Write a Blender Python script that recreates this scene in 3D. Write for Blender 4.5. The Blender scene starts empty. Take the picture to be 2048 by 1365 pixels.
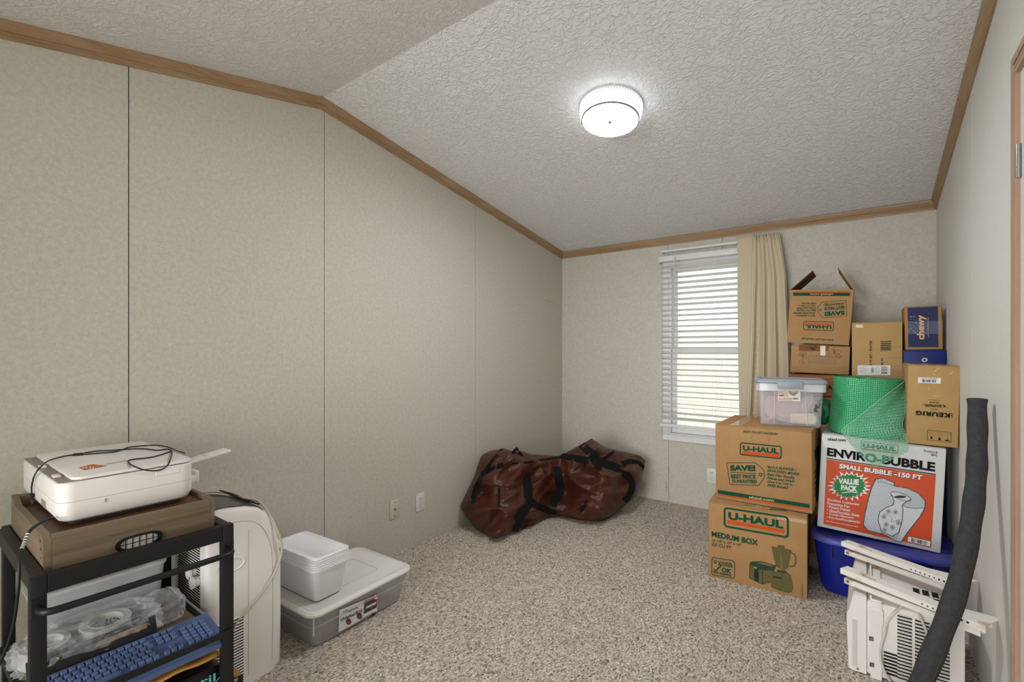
import bpy, bmesh, math, random
from mathutils import Vector, Matrix, noise
from mathutils.bvhtree import BVHTree

sc = bpy.context.scene
COL = sc.collection
PI = math.pi
rnd = random.Random(7)

# ------------------------------------------------------------------ camera
F_PX, YAW, V0 = 952.79, 0.64073, 700.13
CAM = Vector((2.2932, 0.0, 1.235))
cam_d = bpy.data.cameras.new('camera')
cam_d.sensor_width = 36.0
cam_d.lens = F_PX / 2048.0 * 36.0
cam_d.shift_y = (V0 - 682.5) / 2048.0
cam_d.clip_start = 0.01
cam = bpy.data.objects.new('camera', cam_d)
cam.location = CAM
cam.rotation_euler = (PI / 2, 0, YAW)
COL.objects.link(cam)
sc.camera = cam

# ------------------------------------------------------------------ world, lights, exposure
w = bpy.data.worlds.new('world'); sc.world = w; w.use_nodes = True
bgn = w.node_tree.nodes['Background']
bgn.inputs[0].default_value = (0.90, 0.95, 1.0, 1)
bgn.inputs[1].default_value = 1.9
vs = sc.view_settings
vs.view_transform = 'Standard'
try: vs.look = 'None'
except Exception: pass
vs.gamma = 1.0; vs.use_curve_mapping = False
vs.exposure = 0.10
LAMP_E = 108.0           # ceiling lamp diffuser
def area(name, loc, rot, sx, sy, power, col=(1, 1, 1)):
    l = bpy.data.lights.new(name, 'AREA'); l.shape = 'RECTANGLE'; l.size = sx; l.size_y = sy
    l.energy = power; l.color = col
    o = bpy.data.objects.new(name, l); o.location = loc; o.rotation_euler = rot
    COL.objects.link(o); return o
# fill light added behind the camera, shining in through an added doorway
FILL_POWER = 148.0
area('added_fill_light', (1.55, -3.30, 1.10), (PI / 2, 0, 0), 2.0, 1.9, FILL_POWER, (0.94, 0.985, 1.04))

# ------------------------------------------------------------------ pixel -> direction
SY, CY = math.sin(YAW), math.cos(YAW)
def ray(u, v):
    l = (u - 1024.0) / F_PX; t = -(v - V0) / F_PX
    return Vector((CY * l - SY, SY * l + CY, t))
def atX(u, v, x): d = ray(u, v); return CAM + d * ((x - CAM.x) / d.x)
def atY(u, v, y): d = ray(u, v); return CAM + d * ((y - CAM.y) / d.y)
def atZ(u, v, z): d = ray(u, v); return CAM + d * ((z - CAM.z) / d.z)
def zm(x0, y0, s): return lambda p: (x0 + p[0] / s, y0 + p[1] / s)

# ------------------------------------------------------------------ materials
def lin(c):
    out = []
    for x in c:
        x = x / 255.0
        out.append(x / 12.92 if x <= 0.04045 else ((x + 0.055) / 1.055) ** 2.4)
    return (*out, 1.0)
MATS = {}
def M(name, rgb, rough=0.5, metal=0.0, var=0.0, vscale=8.0, bump=0.0, bscale=60.0, bdist=0.004,
      trans=0.0, ior=1.45, emis=0.0, alpha=1.0, spec=0.5, stretch=None, rgb2=None, detail=4.0, sheen=0.0, coat=0.0):
    if name in MATS: return MATS[name]
    m = bpy.data.materials.new(name); m.use_nodes = True
    nt = m.node_tree; b = nt.nodes['Principled BSDF']
    c = lin(rgb)
    b.inputs['Base Color'].default_value = c
    b.inputs['Roughness'].default_value = rough
    b.inputs['Metallic'].default_value = metal
    b.inputs['IOR'].default_value = ior
    b.inputs['Specular IOR Level'].default_value = spec
    b.inputs['Transmission Weight'].default_value = trans
    b.inputs['Alpha'].default_value = alpha
    b.inputs['Sheen Weight'].default_value = sheen
    b.inputs['Coat Weight'].default_value = coat
    if emis > 0:
        b.inputs['Emission Color'].default_value = c
        b.inputs['Emission Strength'].default_value = emis
    co = None
    if var > 0 or bump > 0:
        tc = nt.nodes.new('ShaderNodeTexCoord'); mp = nt.nodes.new('ShaderNodeMapping')
        nt.links.new(tc.outputs['Object'], mp.inputs['Vector'])
        if stretch: mp.inputs['Scale'].default_value = stretch
        co = mp.outputs['Vector']
    if var > 0:
        n = nt.nodes.new('ShaderNodeTexNoise'); n.inputs['Scale'].default_value = vscale; n.inputs['Detail'].default_value = detail
        nt.links.new(co, n.inputs['Vector'])
        r = nt.nodes.new('ShaderNodeValToRGB')
        lo = lin(rgb2) if rgb2 else tuple(x * (1 - var) for x in c[:3]) + (1,)
        hi = c if rgb2 else tuple(min(1, x * (1 + var)) for x in c[:3]) + (1,)
        r.color_ramp.elements[0].position = 0.3; r.color_ramp.elements[0].color = lo
        r.color_ramp.elements[1].position = 0.7; r.color_ramp.elements[1].color = hi
        nt.links.new(n.outputs['Fac'], r.inputs['Fac']); nt.links.new(r.outputs['Color'], b.inputs['Base Color'])
    if bump > 0:
        n2 = nt.nodes.new('ShaderNodeTexNoise'); n2.inputs['Scale'].default_value = bscale; n2.inputs['Detail'].default_value = 3
        nt.links.new(co, n2.inputs['Vector'])
        bp = nt.nodes.new('ShaderNodeBump'); bp.inputs['Strength'].default_value = bump; bp.inputs['Distance'].default_value = bdist
        nt.links.new(n2.outputs['Fac'], bp.inputs['Height']); nt.links.new(bp.outputs['Normal'], b.inputs['Normal'])
    MATS[name] = m
    return m
def nodes_of(m): return m.node_tree, m.node_tree.nodes['Principled BSDF']

def make_wall(name='wall_vinyl', k=0.94, w=0.0):
    m = M(name, (214, 208, 194), 0.62, spec=0.3); nt, b = nodes_of(m)
    N = nt.nodes.new; L = nt.links.new
    tc = N('ShaderNodeTexCoord')
    base = None
    def noi(s, d, ro=0.6):
        n = N('ShaderNodeTexNoise'); n.inputs['Scale'].default_value = s; n.inputs['Detail'].default_value = d
        n.inputs['Roughness'].default_value = ro; L(tc.outputs['Object'], n.inputs['Vector']); return n
    def ramp(n, p0, c0, p1, c1):
        r = N('ShaderNodeValToRGB'); r.color_ramp.elements[0].position = p0; r.color_ramp.elements[0].color = c0
        r.color_ramp.elements[1].position = p1; r.color_ramp.elements[1].color = c1; L(n.outputs['Fac'], r.inputs['Fac']); return r
    def mix(a, bb, f, mode='MIX'):
        x = N('ShaderNodeMix'); x.data_type = 'RGBA'; x.blend_type = mode
        if isinstance(f, float): x.inputs['Factor'].default_value = f
        else: L(f, x.inputs['Factor'])
        L(a, x.inputs['A']); L(bb, x.inputs['B']); return x.outputs['Result']
    r1 = ramp(noi(60, 7, 0.78), 0.34, lin((190, 183, 167)), 0.66, lin((227, 222, 210)))
    r2 = ramp(noi(26, 5), 0.35, lin((213, 202, 188)), 0.65, lin((210, 209, 193)))
    r3 = ramp(noi(210, 3), 0.60, (0, 0, 0, 1), 0.72, (1, 1, 1, 1))
    c = mix(r1.outputs['Color'], r2.outputs['Color'], 0.45)
    sp = N('ShaderNodeRGB'); sp.outputs[0].default_value = lin((168, 160, 144))
    mu = N('ShaderNodeMath'); mu.operation = 'MULTIPLY'; mu.inputs[1].default_value = 0.9
    L(r3.outputs['Color'], mu.inputs[0])
    c = mix(c, sp.outputs[0], mu.outputs[0])
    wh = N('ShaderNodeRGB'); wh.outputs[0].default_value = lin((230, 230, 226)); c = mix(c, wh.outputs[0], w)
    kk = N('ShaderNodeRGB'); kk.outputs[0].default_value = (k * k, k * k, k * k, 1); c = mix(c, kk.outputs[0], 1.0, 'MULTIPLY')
    L(c, b.inputs['Base Color'])
    bp = N('ShaderNodeBump'); bp.inputs['Strength'].default_value = 0.08; bp.inputs['Distance'].default_value = 0.002
    L(noi(260, 3).outputs['Fac'], bp.inputs['Height']); L(bp.outputs['Normal'], b.inputs['Normal'])
    return m
def make_ceiling():
    m = M('ceiling_texture', (234, 233, 231), 0.75, spec=0.25); nt, b = nodes_of(m)
    N = nt.nodes.new; L = nt.links.new
    tc = N('ShaderNodeTexCoord')
    n0 = N('ShaderNodeTexNoise'); n0.inputs['Scale'].default_value = 9; n0.inputs['Detail'].default_value = 3; L(tc.outputs['Object'], n0.inputs['Vector'])
    ad = N('ShaderNodeMix'); ad.data_type = 'RGBA'; ad.blend_type = 'ADD'; ad.inputs['Factor'].default_value = 0.10
    L(tc.outputs['Object'], ad.inputs['A']); L(n0.outputs['Color'], ad.inputs['B'])
    n1 = N('ShaderNodeTexNoise'); n1.inputs['Scale'].default_value = 46; n1.inputs['Detail'].default_value = 3; n1.inputs['Roughness'].default_value = 0.55
    n1.inputs['Distortion'].default_value = 0.9
    L(ad.outputs['Result'], n1.inputs['Vector'])
    r = N('ShaderNodeValToRGB'); r.color_ramp.elements[0].position = 0.43; r.color_ramp.elements[1].position = 0.62
    L(n1.outputs['Fac'], r.inputs['Fac'])
    n2 = N('ShaderNodeTexNoise'); n2.inputs['Scale'].default_value = 150; n2.inputs['Detail'].default_value = 3; L(tc.outputs['Object'], n2.inputs['Vector'])
    mx = N('ShaderNodeMath'); mx.operation = 'MULTIPLY_ADD'; mx.inputs[1].default_value = 0.22
    L(n2.outputs['Fac'], mx.inputs[0]); L(r.outputs['Color'], mx.inputs[2])
    bp = N('ShaderNodeBump'); bp.inputs['Strength'].default_value = 0.75; bp.inputs['Distance'].default_value = 0.004
    L(mx.outputs[0], bp.inputs['Height']); L(bp.outputs['Normal'], b.inputs['Normal'])
    return m
def make_carpet():
    m = M('carpet_loops', (176, 163, 145), 0.95, spec=0.1); nt, b = nodes_of(m)
    N = nt.nodes.new; L = nt.links.new
    tc = N('ShaderNodeTexCoord')
    mp = N('ShaderNodeMapping'); mp.inputs['Scale'].default_value = (1.0, 0.6, 1.0); L(tc.outputs['Object'], mp.inputs['Vector'])
    v = N('ShaderNodeTexVoronoi'); v.inputs['Scale'].default_value = 185; v.inputs['Randomness'].default_value = 1.0; L(mp.outputs[0], v.inputs['Vector'])
    r = N('ShaderNodeValToRGB')
    cs = [(0.0, (104, 92, 80)), (0.2, (226, 216, 201)), (0.42, (178, 161, 141)), (0.62, (240, 231, 216)), (0.8, (136, 128, 118)), (1.0, (218, 202, 180))]
    r.color_ramp.elements[0].color = lin(cs[0][1]); r.color_ramp.elements[1].color = lin(cs[-1][1])
    for p, c in cs[1:-1]:
        e = r.color_ramp.elements.new(p); e.color = lin(c)
    sep = N('ShaderNodeSeparateColor'); L(v.outputs['Color'], sep.inputs[0]); L(sep.outputs[0], r.inputs['Fac'])
    n = N('ShaderNodeTexNoise'); n.inputs['Scale'].default_value = 3.5; n.inputs['Detail'].default_value = 3; L(tc.outputs['Object'], n.inputs['Vector'])
    rr = N('ShaderNodeValToRGB'); rr.color_ramp.elements[0].color = (0.86, 0.86, 0.86, 1); rr.color_ramp.elements[1].color = (1.0, 1.0, 1.0, 1)
    L(n.outputs['Fac'], rr.inputs['Fac'])
    mx = N('ShaderNodeMix'); mx.data_type = 'RGBA'; mx.blend_type = 'MULTIPLY'; mx.inputs['Factor'].default_value = 1.0
    L(r.outputs['Color'], mx.inputs['A']); L(rr.outputs['Color'], mx.inputs['B']); L(mx.outputs['Result'], b.inputs['Base Color'])
    bp = N('ShaderNodeBump'); bp.inputs['Strength'].default_value = 0.9; bp.inputs['Distance'].default_value = 0.005; bp.invert = True
    L(v.outputs['Distance'], bp.inputs['Height']); L(bp.outputs['Normal'], b.inputs['Normal'])
    return m
def make_wood(name, c1, c2, c3, rough, axis, scale=1.0):
    """straight grain along the given axis (0 x, 1 y, 2 z)"""
    m = M(name, c1, rough, spec=0.4); nt, b = nodes_of(m)
    N = nt.nodes.new; L = nt.links.new
    tc = N('ShaderNodeTexCoord'); mp = N('ShaderNodeMapping')
    s = [38 * scale] * 3; s[axis] = 1.6 * scale
    mp.inputs['Scale'].default_value = s; L(tc.outputs['Object'], mp.inputs['Vector'])
    n = N('ShaderNodeTexNoise'); n.inputs['Scale'].default_value = 1.0; n.inputs['Detail'].default_value = 6; n.inputs['Roughness'].default_value = 0.65
    L(mp.outputs[0], n.inputs['Vector'])
    r = N('ShaderNodeValToRGB'); r.color_ramp.elements[0].position = 0.28; r.color_ramp.elements[0].color = lin(c3)
    r.color_ramp.elements[1].position = 0.72; r.color_ramp.elements[1].color = lin(c1)
    e = r.color_ramp.elements.new(0.5); e.color = lin(c2)
    L(n.outputs['Fac'], r.inputs['Fac']); L(r.outputs['Color'], b.inputs['Base Color'])
    bp = N('ShaderNodeBump'); bp.inputs['Strength'].default_value = 0.12; bp.inputs['Distance'].default_value = 0.001
    L(n.outputs['Fac'], bp.inputs['Height']); L(bp.outputs['Normal'], b.inputs['Normal'])
    return m
WALL = make_wall(); WALL_R = make_wall('wall_vinyl_whitened', 1.0, 0.65); CEIL = make_ceiling(); CARPET = make_carpet()  # right wall: the same vinyl mixed towards white
OAK = {a: make_wood('oak_trim_%d' % a, (178, 148, 114), (163, 132, 99), (140, 110, 80), 0.38, a) for a in (0, 1, 2)}
GREYOAK = {a: make_wood('grey_oak_%d' % a, (138, 120, 97), (118, 101, 80), (92, 78, 61), 0.5, a, 0.8) for a in (0, 1, 2)}
DARKGAP = M('seam_backing_board', (58, 52, 45), 0.9)  # dark brown backing that shows through the panel gaps
WHITE_PL = M('white_plastic', (222, 221, 218), 0.4)
IVORY = M('ivory_plastic', (205, 200, 178), 0.4)
BLACK_METAL = M('black_powder_coat', (26, 26, 27), 0.45, metal=0.2, bump=0.1, bscale=400, bdist=0.0005)
CHROME = M('zinc_screw', (170, 168, 163), 0.3, metal=1.0)
SLOT = M('dark_slot', (18, 17, 16), 0.8)
CARD = M('cardboard', (170, 131, 88), 0.8, var=0.05, vscale=14, bump=0.1, bscale=90, bdist=0.001, spec=0.2)
CARD_IN = M('cardboard_inside', (126, 86, 52), 0.85, var=0.06, vscale=20, spec=0.2)
CARD2 = M('cardboard_golden', (183, 148, 97), 0.75, var=0.05, vscale=12, spec=0.25, bump=0.12, bscale=30, bdist=0.002)
TAPE = M('packing_tape', (205, 172, 126), 0.12, alpha=0.55, spec=0.8)
GREEN_INK = M('green_ink', (13, 74, 49), 0.7, spec=0.2)
ORANGE_INK = M('orange_ink', (204, 82, 26), 0.7, spec=0.2)
BLACK_INK = M('black_ink', (20, 20, 20), 0.7, spec=0.2)
WHITE_INK = M('white_ink', (236, 234, 228), 0.6, spec=0.2)
TAN_INK = M('bare_card_lettering', (206, 172, 122), 0.7, spec=0.2)
LABEL_WHITE = M('white_label_paper', (232, 230, 228), 0.5)
GREY_INK = M('grey_ink', (120, 118, 116), 0.7)

# ------------------------------------------------------------------ mesh helper
class G:
    def __init__(s): s.v = []; s.f = []; s.m = []
    def add(s, vs, fs, mi=0):
        o = len(s.v); s.v.extend([tuple(x) for x in vs])
        for f in fs: s.f.append([i + o for i in f]); s.m.append(mi)
        return s
    def bm(s, b, mi=0, mat=None):
        if mat is not None: bmesh.ops.transform(b, matrix=mat, verts=b.verts)
        b.verts.index_update()
        s.add([v.co[:] for v in b.verts], [[v.index for v in f.verts] for f in b.faces], mi); b.free(); return s
    def box(s, x0, x1, y0, y1, z0, z1, bev=0.0, seg=2, mi=0, mat=None):
        b = bmesh.new(); bmesh.ops.create_cube(b, size=1.0)
        for v in b.verts:
            v.co = Vector(((x0 + x1) / 2 + v.co.x * (x1 - x0), (y0 + y1) / 2 + v.co.y * (y1 - y0), (z0 + z1) / 2 + v.co.z * (z1 - z0)))
        if bev > 0:
            bmesh.ops.bevel(b, geom=b.edges[:], offset=bev, segments=seg, profile=0.5, affect='EDGES', clamp_overlap=True)
        return s.bm(b, mi, mat)
    def tube(s, pts, r, n=10, mi=0, closed=False, caps=True):
        pts = [Vector(p) for p in pts]; k = len(pts)
        rs = r if isinstance(r, (list, tuple)) else [r] * k
        t0 = (pts[1] - pts[0]).normalized()
        up = Vector((0, 0, 1)) if abs(t0.z) < 0.9 else Vector((1, 0, 0))
        nrm = (up - t0 * up.dot(t0)).normalized()
        vs = []; fs = []
        for i, p in enumerate(pts):
            if closed: t = (pts[(i + 1) % k] - pts[i - 1]).normalized()
            else: t = (pts[min(i + 1, k - 1)] - pts[max(i - 1, 0)]).normalized()
            nn = nrm - t * nrm.dot(t)
            nrm = nn.normalized() if nn.length > 1e-6 else nrm
            bn = t.cross(nrm)
            for j in range(n):
                a = 2 * PI * j / n
                vs.append(p + (nrm * math.cos(a) + bn * math.sin(a)) * rs[i])
        for i in range(k if closed else k - 1):
            i2 = (i + 1) % k
            for j in range(n):
                j2 = (j + 1) % n
                fs.append([i * n + j, i * n + j2, i2 * n + j2, i2 * n + j])
        if caps and not closed:
            fs.append(list(range(n - 1, -1, -1))); fs.append([(k - 1) * n + j for j in range(n)])
        return s.add(vs, fs, mi)
    def lathe(s, prof, n=48, mi=0, mat=None, closed=False):
        vs = []; fs = []; k = len(prof)
        for (r, z) in prof:
            for j in range(n):
                a = 2 * PI * j / n; vs.append(Vector((r * math.cos(a), r * math.sin(a), z)))
        for i in range(k if closed else k - 1):
            i2 = (i + 1) % k
            for j in range(n):
                j2 = (j + 1) % n
                fs.append([i * n + j, i * n + j2, i2 * n + j2, i2 * n + j])
        if not closed:
            if prof[0][0] > 1e-6: fs.append(list(range(n - 1, -1, -1)))
            if prof[-1][0] > 1e-6: fs.append([(k - 1) * n + j for j in range(n)])
        if mat is not None: vs = [mat @ v for v in vs]
        return s.add(vs, fs, mi)
    def prism(s, poly, d, mi=0, mat=None):
        """poly: 3D points of one side, d: thickness vector"""
        n = len(poly); a = [Vector(p) for p in poly]; d = Vector(d); b = [p + d for p in a]
        vs = a + b
        if mat is not None: vs = [mat @ v for v in vs]
        fs = [list(range(n - 1, -1, -1)), [n + i for i in range(n)]]
        for i in range(n): j = (i + 1) % n; fs.append([i, j, n + j, n + i])
        return s.add(vs, fs, mi)
    def grid(s, fn, nu, nv, mi=0, wrap_u=False):
        vs = [fn(i / (nu if wrap_u else nu - 1), j / (nv - 1)) for i in range(nu) for j in range(nv)]
        fs = []
        for i in range(nu if wrap_u else nu - 1):
            i2 = (i + 1) % nu
            for j in range(nv - 1): fs.append([i * nv + j, i2 * nv + j, i2 * nv + j + 1, i * nv + j + 1])
        return s.add(vs, fs, mi)
    def xf(s, mat): s.v = [tuple(mat @ Vector(v)) for v in s.v]; return s
    def build(s, name, mats, parent=None, smooth=0, fix=True):
        me = bpy.data.meshes.new(name); me.from_pydata(s.v, [], s.f)
        if not isinstance(mats, (list, tuple)): mats = [mats]
        for m in mats: me.materials.append(m)
        if len(mats) > 1: me.polygons.foreach_set('material_index', s.m)
        if fix:
            b = bmesh.new(); b.from_mesh(me); bmesh.ops.recalc_face_normals(b, faces=b.faces[:]); b.to_mesh(me); b.free()
        if smooth:
            me.polygons.foreach_set('use_smooth', [True] * len(me.polygons))
            me.set_sharp_from_angle(angle=math.radians(smooth))
        me.update()
        o = bpy.data.objects.new(name, me); COL.objects.link(o)
        if parent is not None: o.parent = parent
        return o
def tag(o, label, cat, group=None):
    o['label'] = label; o['category'] = cat
    if group: o['group'] = group
    return o
def struct(o, label=None):
    o['kind'] = 'structure'
    if label: o['label'] = label
    return o
def thing(name, label, cat, loc=(0, 0, 0), yaw=0.0, roll=0.0, pitch=0.0, group=None):
    o = bpy.data.objects.new(name, None); COL.objects.link(o)
    Mx = Matrix.Translation(Vector(loc)) @ Matrix.Rotation(yaw, 4, 'Z') @ Matrix.Rotation(pitch, 4, 'X') @ Matrix.Rotation(roll, 4, 'Y')
    o.matrix_world = Mx; o.empty_display_size = 0.1
    WM[o.name] = Mx
    return tag(o, label, cat, group)
WM = {}
def part(name, g, mats, parent, smooth=0, label=None):
    o = g.build(name, mats, parent, smooth)
    if label: o['label'] = label
    return o
def bez(p, n=8):
    """Catmull-Rom through points"""
    p = [Vector(q) for q in p]; out = []
    q = [p[0] * 2 - p[1]] + p + [p[-1] * 2 - p[-2]]
    for i in range(1, len(q) - 2):
        for k in range(n):
            t = k / n; a, b, c, d = q[i - 1], q[i], q[i + 1], q[i + 2]
            out.append(0.5 * ((2 * b) + (c - a) * t + (2 * a - 5 * b + 4 * c - d) * t * t + (3 * b - a - 3 * c + d) * t ** 3))
    out.append(p[-1]); return out

# ------------------------------------------------------------------ flat print on a face
TXT = {}
def text_mesh(body, bold, shear, space):
    k = (body, bold, shear, space)
    if k in TXT: return TXT[k]
    cu = bpy.data.curves.new('lettering_source', 'FONT'); cu.body = body; cu.size = 1.0; cu.offset = bold; cu.shear = shear
    cu.space_character = space; cu.resolution_u = 3; cu.fill_mode = 'FRONT'
    ob = bpy.data.objects.new('lettering_source', cu)
    me = bpy.data.meshes.new_from_object(ob)
    vs = [(v.co.x, v.co.y) for v in me.vertices]; fs = [list(p.vertices) for p in me.polygons]
    bpy.data.objects.remove(ob); bpy.data.curves.remove(cu); bpy.data.meshes.remove(me)
    TXT[k] = (vs, fs); return TXT[k]
class Print:
    """collects flat printed shapes on the plane (point p, normal n) of a thing; pixel positions of the photo are cast onto that plane"""
    def __init__(s, parent, p, n, k=None, pm=None):
        s.W = pm if pm is not None else WM[parent.name]; s.I = s.W.inverted(); s.par = parent
        s.p = Vector(p); s.n = Vector(n).normalized(); s.k = k or (lambda q: q); s.g = G(); s.mats = []
        s.o = s.I @ CAM; s.R3 = s.I.to_3x3()
    def mi(s, m):
        if m not in s.mats: s.mats.append(m)
        return s.mats.index(m)
    def at(s, q):
        if len(q) == 3: return Vector(q)
        d = s.R3 @ ray(*s.k(q)); return s.o + d * ((s.p - s.o).dot(s.n) / d.dot(s.n))
    def L(s, pts, layer): return [s.at(q) + s.n * (0.0006 * layer) for q in pts]
    def poly(s, pts, m, layer=1): s.g.add(s.L(pts, layer), [list(range(len(pts)))], s.mi(m)); return s
    def line(s, pts, wd, m, layer=2, closed=False):
        P = s.L(pts, layer); k = len(P); vs = []; fs = []
        for i in range(k):
            a = P[i - 1] if (closed or i > 0) else P[i]; b = P[(i + 1) % k] if (closed or i < k - 1) else P[i]
            t1 = (P[i] - a); t2 = (b - P[i])
            t1 = t1.normalized() if t1.length > 1e-9 else t2.normalized(); t2 = t2.normalized() if t2.length > 1e-9 else t1
            t = (t1 + t2); t = t.normalized() if t.length > 1e-6 else t1
            nr = s.n.cross(t); c = max(0.45, t.dot(t1)); h = nr * (wd * 0.5 / c)
            vs += [P[i] + h, P[i] - h]
        for i in range(k if closed else k - 1):
            j = (i + 1) % k; fs.append([2 * i, 2 * i + 1, 2 * j + 1, 2 * j])
        s.g.add(vs, fs, s.mi(m)); return s
    def quadmap(s, c, layer):
        A, B, C, D = s.L(c, layer)       # c: corners in order 00,10,11,01
        return lambda a, b: A * (1 - a) * (1 - b) + B * a * (1 - b) + C * a * b + D * (1 - a) * b
    def frame(s, c, wd, m, layer=2, r=0.12, asp=2.5, fill=None, dash=False):
        q = s.quadmap(c, layer); pts = []
        rx = r / asp; ry = r
        for cx, cy, a0 in ((1 - rx, 1 - ry, 0), (rx, 1 - ry, 90), (rx, ry, 180), (1 - rx, ry, 270)):
            for i in range(6):
                a = math.radians(a0 + 18 * i); pts.append(q(cx + rx * math.cos(a), cy + ry * math.sin(a)))
        if fill: s.g.add([p - s.n * 0.0003 for p in pts], [list(range(len(pts)))], s.mi(fill))
        loc = [p - s.n * (0.0006 * layer) for p in pts]
        if dash:
            full = loc + [loc[0]]; dense = []
            for i in range(len(full) - 1):
                for t in range(6): dense.append(full[i].lerp(full[i + 1], t / 6))
            d = 0.0; cur = []; on = True; last = None
            for p in dense:
                if last is not None: d += (p - last).length
                last = p
                if on: cur.append(p)
                if d > 0.006:
                    if on and len(cur) > 1: s.line(cur, wd, m, layer)
                    cur = []; on = not on; d = 0.0
        else: s.line(loc, wd, m, layer, closed=True)
        return s
    def text(s, body, bl, br, tl, m, layer=3, bold=0.02, shear=0.0, space=1.0):
        vs, fs = text_mesh(body, bold, shear, space)
        if not vs: return s
        x0 = min(v[0] for v in vs); x1 = max(v[0] for v in vs); y0 = min(v[1] for v in vs); y1 = max(v[1] for v in vs)
        A, B, C = s.L((bl, br, tl), layer)
        s.g.add([A + (B - A) * ((x - x0) / (x1 - x0)) + (C - A) * ((y - y0) / (y1 - y0)) for x, y in vs], fs, s.mi(m)); return s
    def disc(s, c, r, m, layer=2, ring=0.0, n=20, ry=None):
        ry = ry or r; pts = [(c[0] + r * math.cos(2 * PI * i / n), c[1] + ry * math.sin(2 * PI * i / n)) for i in range(n)]
        return s.line(pts, ring, m, layer, closed=True) if ring else s.poly(pts, m, layer)
    def bars(s, c, count, m, layer=3, seed=1, along=0):
        r = random.Random(seed); q = s.quadmap(c, layer); t = 0.0
        ws = [r.choice((1, 1, 2, 3)) for _ in range(2 * count)]; tot = sum(ws)
        for i, wv in enumerate(ws):
            a, b = t / tot, (t + wv) / tot; t += wv
            if i % 2: continue
            pts = [q(a, 0), q(b, 0), q(b, 1), q(a, 1)] if along == 0 else [q(0, a), q(0, b), q(1, b), q(1, a)]
            s.g.add(pts, [[0, 1, 2, 3]], s.mi(m))
        return s
    def build(s, name='printed_graphics', label=None):
        o = s.g.build(name, s.mats, s.par, fix=False)
        if label: o['label'] = label
        return o
# ================================================================== THE ROOM
WX, WY, FY = 2.6313, 3.858, -0.95         # right wall x, back wall y, front wall y
RY, RZ = 1.40, 2.551                      # ridge
SB, SF = 0.16574, 0.2014
def ceil_z(y): return RZ - SB * (y - RY) if y > RY else RZ - SF * (RY - y)

g = G(); g.box(-0.12, WX + 0.12, FY - 0.12, WY + 0.12, -0.10, 0.0)
struct(g.build('floor', CARPET), 'beige flecked loop-pile carpet')
g = G()
for (ya, yb) in ((FY - 0.12, RY), (RY, WY + 0.12)):
    za, zb = ceil_z(ya), ceil_z(yb)
    g.prism([(-0.12, ya, za), (-0.12, yb, zb), (-0.12, yb, zb + 0.12), (-0.12, ya, za + 0.12)], (WX + 0.24, 0, 0))
struct(g.build('ceiling', CEIL), 'white textured ceiling vaulted along a ridge')

# left wall: backing and vinyl panels with open seams
PT = 0.006
def side_wall(name, x, sgn, seams, label):
    g = G(); xb = x + sgn * PT; xo = x + sgn * 0.11
    pr = [(FY - 0.1, -0.05), (WY + 0.1, -0.05), (WY + 0.1, ceil_z(WY + 0.1) + 0.05), (RY, RZ + 0.05), (FY - 0.1, ceil_z(FY - 0.1) + 0.05)]
    g.prism([(xb, y, z) for y, z in pr], (xo - xb, 0, 0))
    wl = struct(g.build(name, DARKGAP), label)
    for i in range(len(seams) - 1):
        gp = 0.0018 if sgn < 0 else 0.0045
        ya, yb = seams[i] + gp, seams[i + 1] - gp
        pts = [(ya, 0.0), (yb, 0.0), (yb, ceil_z(yb))]
        if ya < RY < yb: pts.append((RY, RZ))
        pts.append((ya, ceil_z(ya)))
        g = G(); g.prism([(x, y, z) for y, z in pts], (sgn * PT, 0, 0)); part('panel', g, WALL if sgn < 0 else WALL_R, wl)
    return wl
side_wall('wall_left', 0.0, -1, [FY, 0.5919, 1.4207, 2.6294, WY], 'mottled beige vinyl wall panels with dark seams')
side_wall('wall_right', WX, 1, [FY, 1.42, 2.639, WY], 'mottled vinyl wall panels, whiter than the left wall')
# back wall with window opening
OX0, OX1, OZ0, OZ1 = 1.0, 1.70, 0.545, 1.925
ztop = ceil_z(WY)
def ring_boxes(g, y0, y1, xa, xb, za, zb):
    g.box(xa, OX0, y0, y1, za, zb); g.box(OX1, xb, y0, y1, za, zb)
    g.box(OX0, OX1, y0, y1, za, OZ0); g.box(OX0, OX1, y0, y1, OZ1, zb)
g = G(); ring_boxes(g, WY + PT, WY + 0.11, -0.1, WX + 0.1, -0.05, ztop + 0.05)
wb = struct(g.build('wall_back', DARKGAP), 'beige vinyl wall with window')
for xa, xb, za, zb in ((0, OX0 - 0.0012, 0, ztop), (OX0 + 0.0012, 1.4085, OZ1, ztop), (1.411, OX1, OZ1, ztop), (OX0 + 0.0012, OX1, 0, OZ0), (OX1 + 0.0005, WX, 0, ztop)):
    g = G(); g.box(xa, xb, WY, WY + PT, za, zb); part('panel', g, WALL, wb)
# torn vinyl below the window seam and a crack by the corner
TORN = M('torn_vinyl_edge', (128, 110, 88), 0.9)
g = G()
for (u, va, vb, wv) in ((1332.6, 963, 985, 0.0035), (1337.8, 935, 947, 0.003), (1339, 985, 1000, 0.0025)):
    a = atY(u, va, WY - 0.0006); b = atY(u + 0.6, vb, WY - 0.0006)
    g.add([(a.x - wv / 2, a.y, a.z), (a.x + wv / 2, a.y, a.z), (b.x + wv / 2, b.y, b.z), (b.x - wv / 2, b.y, b.z)], [[0, 1, 2, 3]])
g.build('torn_seam', TORN, wb)
g = G(); g.tube([atX(u, v, 0.0008) for u, v in ((1091, 603), (1096, 602), (1101, 605), (1106, 604), (1111, 607))], 0.0012, 5)
o = g.build('wall_crack', TORN, bpy.data.objects['wall_left'])
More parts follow.
